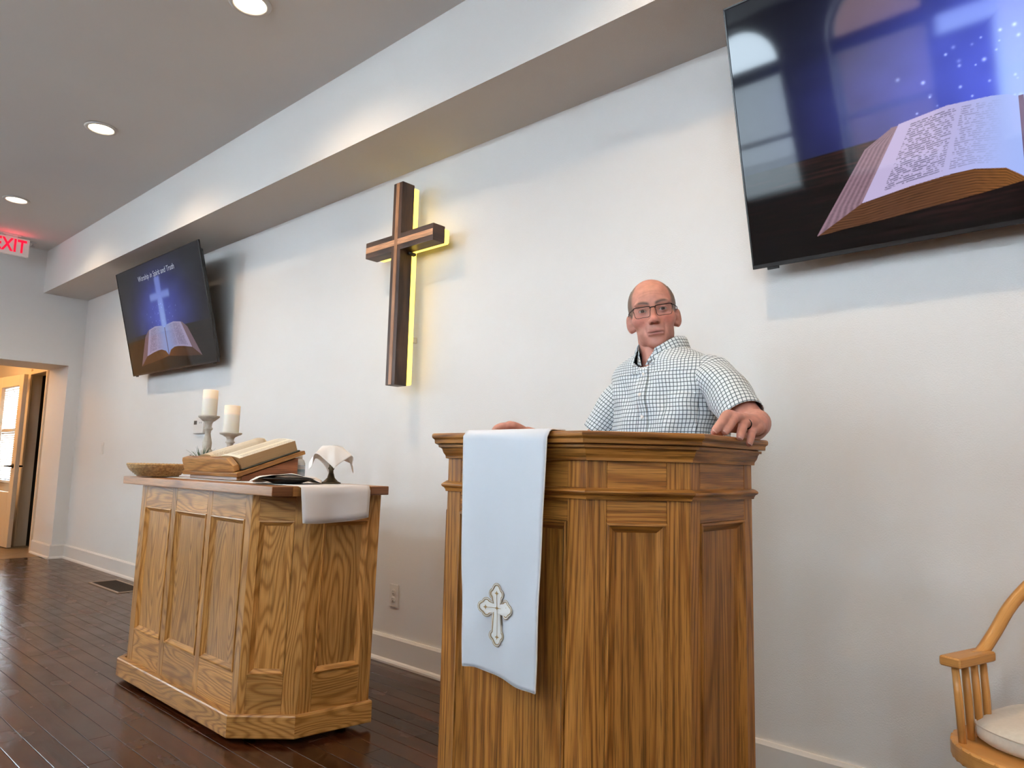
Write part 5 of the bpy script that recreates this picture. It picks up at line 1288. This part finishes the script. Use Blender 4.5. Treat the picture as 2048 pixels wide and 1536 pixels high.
# short hair: soft-edged cap of darker stubble at the sides and back of the scalp
def sst(x, a, b): t = np.clip((x - a) / (b - a), 0, 1); return t * t * (3 - 2 * t)
hx, hy, hz = np.abs(hl[:, 0]), hl[:, 1], hl[:, 2]
fr_l = np.interp(hz, [-0.03, 0.0, 0.02, 0.05, 0.09, 0.12], [0.036, 0.048, 0.057, 0.056, 0.044, 0.01])
hw2 = sst(fr_l - hy, -0.006, 0.010) * sst(0.112 + 0.008 * np.clip(-hy / 0.08, -0.5, 1) - hz, -0.004, 0.020) * sst(hz - np.where(hy > 0.010, -0.020, np.where(hy > -0.045, 0.004, -0.066)), -0.004, 0.012) * np.where(hy < -0.06, 1, sst(hx, 0.030, 0.052))
isear = (hx > 0.0735) & (hz < 0.014) & (hy > -0.045) & (hy < 0.014)
hw2 = hw2 * (~isear) * (np.linalg.norm(hl, axis=1) < 0.16)
hcol = A3(0.145, 0.112, 0.088)[None] * (1 - sst(-hz, -0.03, 0.02)[:, None]) + A3(0.27, 0.22, 0.18)[None] * sst(-hz, -0.03, 0.02)[:, None]
tone[:] = tone * (1 - 0.88 * hw2[:, None]) + hcol * 0.88 * hw2[:, None]
for zz, bow_ in ((0.046, 0.004), (0.056, 0.003)):      # forehead creases, their shade drawn as darker colour lines
    w = np.exp(-((hl[:, 2] - zz - bow_ * np.cos(hl[:, 0] * 60)) / 0.0012) ** 2) * (np.abs(hl[:, 0]) < 0.038) * (hl[:, 1] > 0.05) * 0.45
    tone[:] = tone * (1 - w[:, None]) + A3(0.38, 0.16, 0.12) * w[:, None]
ca = bme.color_attributes.new('tone', 'FLOAT_COLOR', 'POINT'); c4 = np.ones((nv, 4), np.float32); c4[:, :3] = tone; ca.data.foreach_set('color', c4.ravel())
bme.materials.clear(); link('body', bme, M['skin'], per)

# ---- hair at the sides and back, eyebrows: shells over the scalp
M['hair'] = noisy(mat('grey_brown_hair', rough=0.6), (0.11, 0.085, 0.066), (0.27, 0.225, 0.185), 220.0, 3, bump=0.6, bscale=300.0, dist=0.003, stretch=(1, 1, 0.25))
M['brow'] = noisy(mat('eyebrow_hair', rough=0.7), (0.10, 0.062, 0.045), (0.21, 0.13, 0.10), 500.0, 2)
def shell(name, mask, off, m, rough_=0.0):
    idx = -np.ones(HV.shape[:2], int); v = []; f = []; nrm = np.zeros_like(HV)
    du_ = np.roll(HV, -1, 1) - np.roll(HV, 1, 1); dv_ = np.gradient(HV, axis=0); nn = np.cross(du_, dv_); nn /= np.linalg.norm(nn, axis=-1, keepdims=True) + 1e-12; nn *= np.sign((nn * D_).sum(-1, keepdims=True))
    r3 = np.random.default_rng(5)
    for j in range(NE - 1):
        for i in range(NA):
            q = [(j, i), (j, (i + 1) % NA), (j + 1, (i + 1) % NA), (j + 1, i)]
            if all(mask[a] for a in q):
                fc = []
                for a in q:
                    if idx[a] < 0: idx[a] = len(v); v.append(tuple(hpt(HV[a] + nn[a] * (off * mask[a] + rough_ * r3.normal()))))
                    fc.append(idx[a])
                f.append(fc[::-1])
    o = link(name, mesh(name, v, f, smooth=True), m, per); s_ = o.modifiers.new('s', 'SOLIDIFY'); s_.thickness = 0.001; s_.offset = -1; return o
X_, Y_, Z_ = HV[..., 0], HV[..., 1], HV[..., 2]
line = 0.092 + 0.012 * np.clip(-Y_ / 0.08, -0.5, 1) + 0.003 * np.sin(Y_ * 170)            # upper hairline at the sides
front = np.interp(Z_, [-0.03, 0.0, 0.02, 0.05, 0.09, 0.12], [0.004, 0.010, 0.016, 0.012, 0.000, -0.03])
ear_ = (np.abs(X_) > 0.0715) & (Z_ < 0.016) & (Z_ > -0.06) & (Y_ > -0.045) & (Y_ < 0.014)
low = np.where(Y_ > 0.010, -0.016, np.where(Y_ > -0.045, 0.012, -0.060))
hm = (np.abs(X_) > np.where(Y_ < -0.07, 0.0, 0.022)) & (Z_ < line) & (Y_ < front) & (Z_ > low) & ~ear_
shell('hair', np.where(hm, 1.0, 0.0), 0.0005, M['hair'], 0.0001)

# ---- eyes
M['eyewhite'] = mat('eye_white', (0.52, 0.46, 0.43), 0.2); M['iris'] = mat('iris_brown', (0.075, 0.050, 0.035), 0.2); M['pupil'] = mat('pupil', (0.006, 0.006, 0.006), 0.1)
eye_me = lathe_me([(0.0001, -0.0124)] + [(0.0124 * math.cos(a), 0.0124 * math.sin(a)) for a in [math.radians(q) for q in range(-80, 61, 10)]] + [(0.0060, 0.0109)], 24, cap=False); eye_me.materials.append(M['eyewhite'])
iris_me = lathe_me([(0.0062, 0.0107), (0.0058, 0.0111), (0.0024, 0.0121)], 24, cap=False); iris_me.materials.append(M['iris'])
pup_me = lathe_me([(0.0025, 0.0120), (0.0014, 0.0124), (0.0, 0.01245)], 16, cap=False); pup_me.materials.append(M['pupil'])
for s in (-1, 1):
    em = HP @ Matrix.Translation((0.0315 * s, 0.0715, 0.0)) @ Matrix.Rotation(math.radians(-90 - 4), 4, 'X')
    e_ = link('eye', eye_me, None, per, em); link('iris', iris_me, None, e_); link('pupil', pup_me, None, e_)

# ---- glasses
M['frame'] = mat('dark_tortoise_frame', (0.016, 0.006, 0.005), 0.45, spec=0.25)
gl = empty('eyeglasses'); gl.parent = per; gl.matrix_local = HP
def lens_path(s, n=6):
    w, h = 0.0250, 0.0165; cx_ = 0.0330 * s; P = [(-w, h * 0.86), (0, h), (w, h * 0.92), (w * 0.98, 0), (w * 0.80, -h * 0.95), (0, -h), (-w * 0.78, -h * 0.95), (-w * 0.95, 0)]
    pts = []
    for x, z in P:
        X = cx_ + x * (1 if s > 0 else -1); pts.append((X, 0.1055 - 0.22 * (abs(X) - 0.012) ** 1.0 * 0.35, z - 0.0095))
    return catmull(pts, n, True)
for s in (-1, 1):
    lp = lens_path(s); link('rim', tube_me(lp, [0.0009 if p.z < 0.003 else 0.0015 for p in lp], 8, True), M['frame'], gl)
    c_ = sum(lp, Vector()) / len(lp); link('lens', mesh('lens', list(lp) + [c_], [(i, (i + 1) % len(lp), len(lp)) for i in range(len(lp))]), M['glass'], gl)
    link('temple', tube_me([(0.0570 * s, 0.0985, 0.004), (0.0630 * s, 0.093, 0.004), (0.0745 * s, 0.060, 0.003), (0.0770 * s, 0.012, 0.006), (0.0775 * s, -0.004, 0.010)], 0.0014, 8), M['frame'], gl)
link('bridge', tube_me([(-0.0095, 0.1055, 0.001), (-0.004, 0.1085, 0.0025), (0.004, 0.1085, 0.0025), (0.0095, 0.1055, 0.001)], 0.0019, 8), M['frame'], gl)

# ---- wedding ring and fingernails on his left hand
M['ring'] = mat('dark_ring', (0.02, 0.018, 0.02), 0.3, 0.8)
rc = Vector(W(fingers_L[2][0])) * 0.30 + Vector(W(fingers_L[2][1])) * 0.70; rd = (Vector(W(fingers_L[2][1])) - Vector(W(fingers_L[2][0]))).normalized(); ra_ = rd.orthogonal().normalized(); rb_ = rd.cross(ra_)
link('finger_ring', tube_me([rc + ra_ * (0.0116 * math.cos(t)) + rb_ * (0.0116 * math.sin(t)) for t in [2 * math.pi * k / 24 for k in range(24)]], 0.0016, 8, True), M['ring'], per)
M['nail'] = mat('fingernail', (0.62, 0.36, 0.30), 0.3)
for F_, r in zip(fingers_L, (0.0100, 0.0100, 0.0094, 0.0083)):
    d_ = (Vector(F_[3]) - Vector(F_[2])).normalized(); out = Vector((0.80, -0.55, 0.20)); out = (out - d_ * out.dot(d_)).normalized(); sd = d_.cross(out)
    cN = Vector(W(F_[3])) + out * (r * 0.70) + d_ * 0.001
    v = []; f = []
    for j in range(5):
        for i in range(5):
            u_, w_ = (i / 4 - 0.5), (j / 4 - 0.5); v.append(cN + sd * (u_ * r * 1.25) + d_ * (w_ * r * 1.4) - out * (r * 0.9 * u_ * u_ + r * 0.35 * w_ * w_))
    f = [(j * 5 + i, j * 5 + i + 1, (j + 1) * 5 + i + 1, (j + 1) * 5 + i) for j in range(4) for i in range(4)]
    o = link('fingernail', mesh('fingernail', v, f, smooth=True), M['nail'], per); s_ = o.modifiers.new('s', 'SOLIDIFY'); s_.thickness = 0.0008

# ---- checked shirt
def shirt_mat():
    m = mat('checked_shirt', (0.78, 0.84, 0.87), 0.8, sheen=0.15); uv = nd(m, 'ShaderNodeUVMap'); sp = nd(m, 'ShaderNodeSeparateXYZ'); lk(m, uv.outputs[0], sp.inputs[0])
    def mth(op, a, b=None):
        n = nd(m, 'ShaderNodeMath', operation=op)
        for i, q in enumerate((a, b)):
            if q is None: continue
            if isinstance(q, (int, float)): n.inputs[i].default_value = q
            else: lk(m, q, n.inputs[i])
        return n.outputs[0]
    def ln(o, per_, w):
        fr = mth('ABSOLUTE', mth('SUBTRACT', mth('FRACT', mth('DIVIDE', o, per_)), 0.5)); return mth('LESS_THAN', fr, w)
    a, b = ln(sp.outputs[0], 0.0112, 0.110), ln(sp.outputs[1], 0.0122, 0.105)
    s_ = mth('MINIMUM', mth('ADD', mth('MULTIPLY', a, 0.86), mth('MULTIPLY', b, 0.86)), 1.0)
    mx = nd(m, 'ShaderNodeMix', data_type='RGBA'); mx.inputs[6].default_value = (0.74, 0.82, 0.86, 1); mx.inputs[7].default_value = (0.035, 0.075, 0.105, 1); lk(m, s_, mx.inputs[0]); lk(m, mx.outputs[2], bsdf(m).inputs['Base Color'])
    return m
M['shirt'] = shirt_mat()
SP = [  # z, half width, half depth, forward shift
 (0.84, 0.172, 0.128, 0.000), (0.92, 0.174, 0.133, 0.004), (1.00, 0.178, 0.138, 0.008), (1.08, 0.182, 0.138, 0.008), (1.16, 0.186, 0.134, 0.006), (1.22, 0.190, 0.128, 0.004), (1.27, 0.196, 0.120, 0.002),
 (1.315, 0.204, 0.112, 0.000), (1.345, 0.207, 0.104, 0.000), (1.368, 0.202, 0.098, 0.0), (1.386, 0.190, 0.094, 0.0), (1.402, 0.170, 0.090, 0.002), (1.416, 0.146, 0.086, 0.003), (1.428, 0.120, 0.081, 0.004), (1.439, 0.096, 0.076, 0.005), (1.448, 0.078, 0.070, 0.006)]
_sz = [s[0] for s in SP]
def axis_at(z):
    t = (z - PELV.z) / (NECK.z - PELV.z); b = Vector((np.interp(z, [0.84, 0.94, 1.24, 1.40], [PELV.x, PELV.x, CHEST.x - 0.004, NECK.x + 0.004]), np.interp(z, [0.84, 0.94, 1.24, 1.40], [PELV.y - 0.01, PELV.y - 0.01, CHEST.y, NECK.y + 0.004]), z)); return b
def shirt_pt(th_, z, off=0.0):
    """th_ = 0 at the chest centre, + towards his left"""
    a = np.interp(z, _sz, [s[1] for s in SP]); b = np.interp(z, _sz, [s[2] for s in SP]); fw = np.interp(z, _sz, [s[3] for s in SP])
    sh = 0.018 * math.cos(th_) ** 2 * (1 if math.cos(th_) < 0 else 0.2)
    c, s = math.cos(th_), math.sin(th_); ex = 0.80
    x = a * math.copysign(abs(s) ** ex, s); y = b * math.copysign(abs(c) ** ex, c)
    fo = 0.0
    if z < 1.36:
        fo += 0.0058 * math.sin(th_ * 9 + z * 20) * max(0, c) * np.interp(z, [0.95, 1.15, 1.36], [1, 0.9, 0.15])
        fo += 0.0060 * math.sin((z * 34 + abs(th_) * 5.5)) * max(0, abs(s)) ** 2 * np.interp(z, [1.0, 1.2, 1.34], [1, 1, 0])
        fo += 0.0052 * math.sin(z * 30 - th_ * 8 + 1.0) * max(0, c) + 0.003 * math.sin(z * 55 + th_ * 12) * max(0, c)
    o = axis_at(z); drop = 0.022 * np.interp(z, [1.36, 1.45], [0, 1]) * max(0, c)
    p = o + TL * (x + (off + fo) * s) + TF * (y + fw + (off + fo) * c) + Vector((0, 0, -drop + (TL.z)))
    return Vector(W(p)) + Vector((0, 0, 0.0))
zs_ = list(np.linspace(0.84, 1.33, 62)) + list(np.linspace(1.336, 1.448, 40)); NTH = 180
v = []; uvs = []; 
ths = [-math.pi + 2 * math.pi * i / NTH for i in range(NTH + 1)]
vv = 0.0
for j, z in enumerate(zs_):
    a = np.interp(min(z, 1.33), _sz, [s[1] for s in SP]); row = [shirt_pt(t, z) for t in ths]
    if j: vv += np.mean([(row[i] - prev[i]).length for i in range(0, NTH, 6)]) if z > 1.33 else z - zs_[j - 1]
    prev = row
    mid = NTH // 2; u_ = [0.0] * (NTH + 1)
    for i in range(mid + 1, NTH + 1): u_[i] = u_[i - 1] + (row[i] - row[i - 1]).length
    for i in range(mid - 1, -1, -1): u_[i] = u_[i + 1] - (row[i] - row[i + 1]).length
    for i in range(NTH + 1): v.append(row[i]); uvs.append((u_[i] + 0.0056, vv))
n1 = NTH + 1
f = [(j * n1 + i, j * n1 + i + 1, (j + 1) * n1 + i + 1, (j + 1) * n1 + i)[::-1] for j in range(len(zs_) - 1) for i in range(NTH) if not (zs_[j] > 1.384 and abs(ths[i] + math.pi / NTH) < 0.03 + (zs_[j] - 1.384) * 7.0)]
shirt = link('shirt', mesh('shirt', v, f, uvs, smooth=True), M['shirt'], per)
def patch(name, t0, t1, z0, z1, off, nt=10, nz=40, parent=shirt, m=None):
    v = []; uvs = []
    for j in range(nz + 1):
        z = z0 + (z1 - z0) * j / nz; row = [shirt_pt((t0 + (t1 - t0) * i / nt) , z, off) for i in range(nt + 1)]; u_ = 0.0
        for i in range(nt + 1):
            if i: u_ += (row[i] - row[i - 1]).length
            v.append(row[i]); uvs.append((u_ + (0.0 if t0 < 0 else 0.137), z - 0.84))
    o = link(name, mesh(name, v, [(j * (nt + 1) + i, j * (nt + 1) + i + 1, (j + 1) * (nt + 1) + i + 1, (j + 1) * (nt + 1) + i)[::-1] for j in range(nz) for i in range(nt)], uvs, smooth=True), m or M['shirt'], parent)
    s_ = o.modifiers.new('s', 'SOLIDIFY'); s_.thickness = 0.0012; s_.offset = -1; return o
patch('placket', -0.055, 0.055, 0.86, 1.380, 0.0022)
patch('pocket', 0.36, 1.02, 1.165, 1.290, 0.0018, 16, 16)
M['button'] = mat('white_button', (0.80, 0.78, 0.75), 0.3)
but_me = lathe_me([(0.0055, 0.0), (0.0058, 0.0015), (0.0050, 0.0024), (0.0, 0.0020)], 18); but_me.materials.append(M['button'])
for z in (1.356, 1.290, 1.222, 1.15, 1.07):
    p = shirt_pt(0.0, z, 0.0032); q = (shirt_pt(0.0, z + 0.01) - shirt_pt(0.0, z - 0.01)).normalized(); nn = q.cross(Vector((TL.x, TL.y, 0))); nn = nn if nn.dot(TF) > 0 else -nn
    link('button', but_me, None, shirt, Matrix.Translation(p) @ nn.to_track_quat('Z', 'Y').to_matrix().to_4x4())
def sleeve(pts, rad, name='sleeve', seed=0.0, flare=0.0, cut=Vector((0, 0, 0))):
    P = catmull([Vector(W(p)) for p in pts], 10); fr = frames(P, up=(0, 1, 0)); n = 48; m_ = len(fr); v = []; uvs = []; L = 0.0
    for i, (p, a, b) in enumerate(fr):
        t = i / (m_ - 1); k = t * (len(rad) - 1); q = min(int(k), len(rad) - 2); r = rad[q] + (rad[q + 1] - rad[q]) * (k - q)
        if i: L += (P[i] - P[i - 1]).length
        for s in range(n + 1):
            th_ = 2 * math.pi * s / n
            rr = r * (1 + 0.045 * math.sin(t * 16 + th_ * 2 + seed) * math.sin(t * 3.14) + 0.03 * math.sin(th_ * 3 + t * 9 + seed))
            v.append(p + a * (rr * math.cos(th_)) + b * (rr * math.sin(th_)) + cut * (t ** 3) * math.cos(th_)); uvs.append((th_ * r, L))
    f = [(i * (n + 1) + s, i * (n + 1) + s + 1, (i + 1) * (n + 1) + s + 1, (i + 1) * (n + 1) + s) for i in range(m_ - 1) for s in range(n)]
    o = link(name, mesh(name, v, f, uvs, smooth=True), M['shirt'], shirt); s_ = o.modifiers.new('s', 'SOLIDIFY'); s_.thickness = 0.002; s_.offset = 0
    return o
HL_ = Vector((-0.826, -0.676, 1.212))
sleeve([SHL - TL * 0.080 + Vector((0, 0, 0.014)), SHL - TL * 0.018 + Vector((0, 0, -0.002)), (SHL + HL_) / 2 + Vector((-0.002, 0.0, 0.004)), HL_], [0.050, 0.0625, 0.0625, 0.0580], seed=1.0)
HR_ = Vector((-1.386, -0.560, 1.180))
sleeve([SHR + TL * 0.080 + Vector((0, 0, 0.014)), SHR + TL * 0.014 + Vector((0, 0, -0.002)), (SHR + HR_) / 2 + Vector((0.002, 0, 0.002)), HR_], [0.050, 0.0625, 0.0615, 0.0580], seed=2.2)
# collar: stand and turned-down leaf, open at the throat
def collar():
    v = []; uvs = []; n = 84
    # radial offset, height, gap angle at the throat
    prof = [(0.004, -0.004, 0.10), (0.003, 0.012, 0.20), (0.001, 0.026, 0.34), (0.000, 0.036, 0.44), (0.003, 0.0395, 0.46), (0.007, 0.0365, 0.46), (0.011, 0.026, 0.45), (0.015, 0.014, 0.44), (0.0185, 0.003, 0.42), (0.0205, -0.005, 0.40)]
    c0 = Vector(W(NECK)) + Vector((TF.x, TF.y, 0)) * 0.004 + Vector((0.002, 0.004, 0.014))
    for i in range(n + 1):
        for k, (dr, dz, gap) in enumerate(prof):
            th_ = gap + (2 * math.pi - 2 * gap) * i / n; c_ = math.cos(th_); fr_ = max(0.0, c_); sharp = fr_ ** 4
            R_ = 0.066 + dr + 0.010 * sharp
            z = dz - 0.050 * fr_ ** 1.9 + 0.010 * max(0, -c_) - (0.012 * sharp if k > 6 else 0)
            d_ = TL * math.sin(th_) * R_ * 1.04 + TF * c_ * (R_ * 1.06)
            v.append(c0 + d_ + Vector((0, 0, z))); uvs.append((th_ * 0.075 + dz * 0.3, dz * 1.2 + (0.0 if k < 4 else 0.02)))
    m_ = len(prof)
    f = [(i * m_ + k, (i + 1) * m_ + k, (i + 1) * m_ + k + 1, i * m_ + k + 1)[::-1] for i in range(n) for k in range(m_ - 1)]
    o = link('collar', mesh('collar', v, f, uvs, smooth=True), M['shirt'], shirt); s_ = o.modifiers.new('s', 'SOLIDIFY'); s_.thickness = 0.0018; s_.offset = 0
collar()

# ---- trousers, belt and shoes (behind the podium)
M['trouser'] = noisy(mat('navy_chino', rough=0.85), (0.020, 0.024, 0.035), (0.028, 0.033, 0.046), 40.0, 2)
M['shoe'] = mat('brown_shoe', (0.06, 0.032, 0.018), 0.4)
tr = []
BV, BF = [], []
blob(PELV + Vector((0, 0, -0.02)), (0.172, 0.132, 0.135), TM3, 28)
for hp, ft in ((HIPL, FTL), (HIPR, FTR)):
    kn = hp * 0.5 + ft * 0.5 + TF * 0.02 + Vector((0, 0, 0.02))
    limb([hp + Vector((0, 0, -0.02)), hp * 0.6 + kn * 0.4, kn, kn * 0.5 + ft * 0.5 + Vector((0, 0, 0.03)), ft + Vector((0, 0, 0.085))], [0.094, 0.092, 0.074, 0.070, 0.064], 24)
raw = mesh('trousers_raw', BV, BF); tmp = bpy.data.objects.new('trousers_raw', raw); COL.objects.link(tmp)
rm = tmp.modifiers.new('r', 'REMESH'); rm.mode = 'VOXEL'; rm.voxel_size = 0.008; rm.use_smooth_shade = True
bpy.context.view_layer.update(); tme = bpy.data.meshes.new_from_object(tmp.evaluated_get(bpy.context.evaluated_depsgraph_get())); bpy.data.objects.remove(tmp)
tme.materials.clear(); link('trousers', tme, M['trouser'], per)
for ft in (FTL, FTR):
    BV, BF = [], []
    limb([ft + Vector((0, 0, 0.062)) - TF * 0.055, ft + Vector((0, 0, 0.055)) + TF * 0.06, ft + Vector((0, 0, 0.043)) + TF * 0.165], [0.043, 0.045, 0.034], 20)
    v_ = [(p[0], p[1], max(p[2], 0.008)) for p in BV]
    sh_ = link('shoe', mesh('shoe', v_, BF, smooth=True), M['shoe'], per)
    so = [ft + TF * (0.06 + 0.155 * math.cos(a) ) + TL * (0.046 * math.sin(a)) for a in [2 * math.pi * k / 28 for k in range(28)]]
    link('sole', prism_me([(p.x - RX, p.y - RY) for p in so], 0.0, 0.018, 0.003, 0), M['black'], sh_)
bpy.context.view_layer.update()
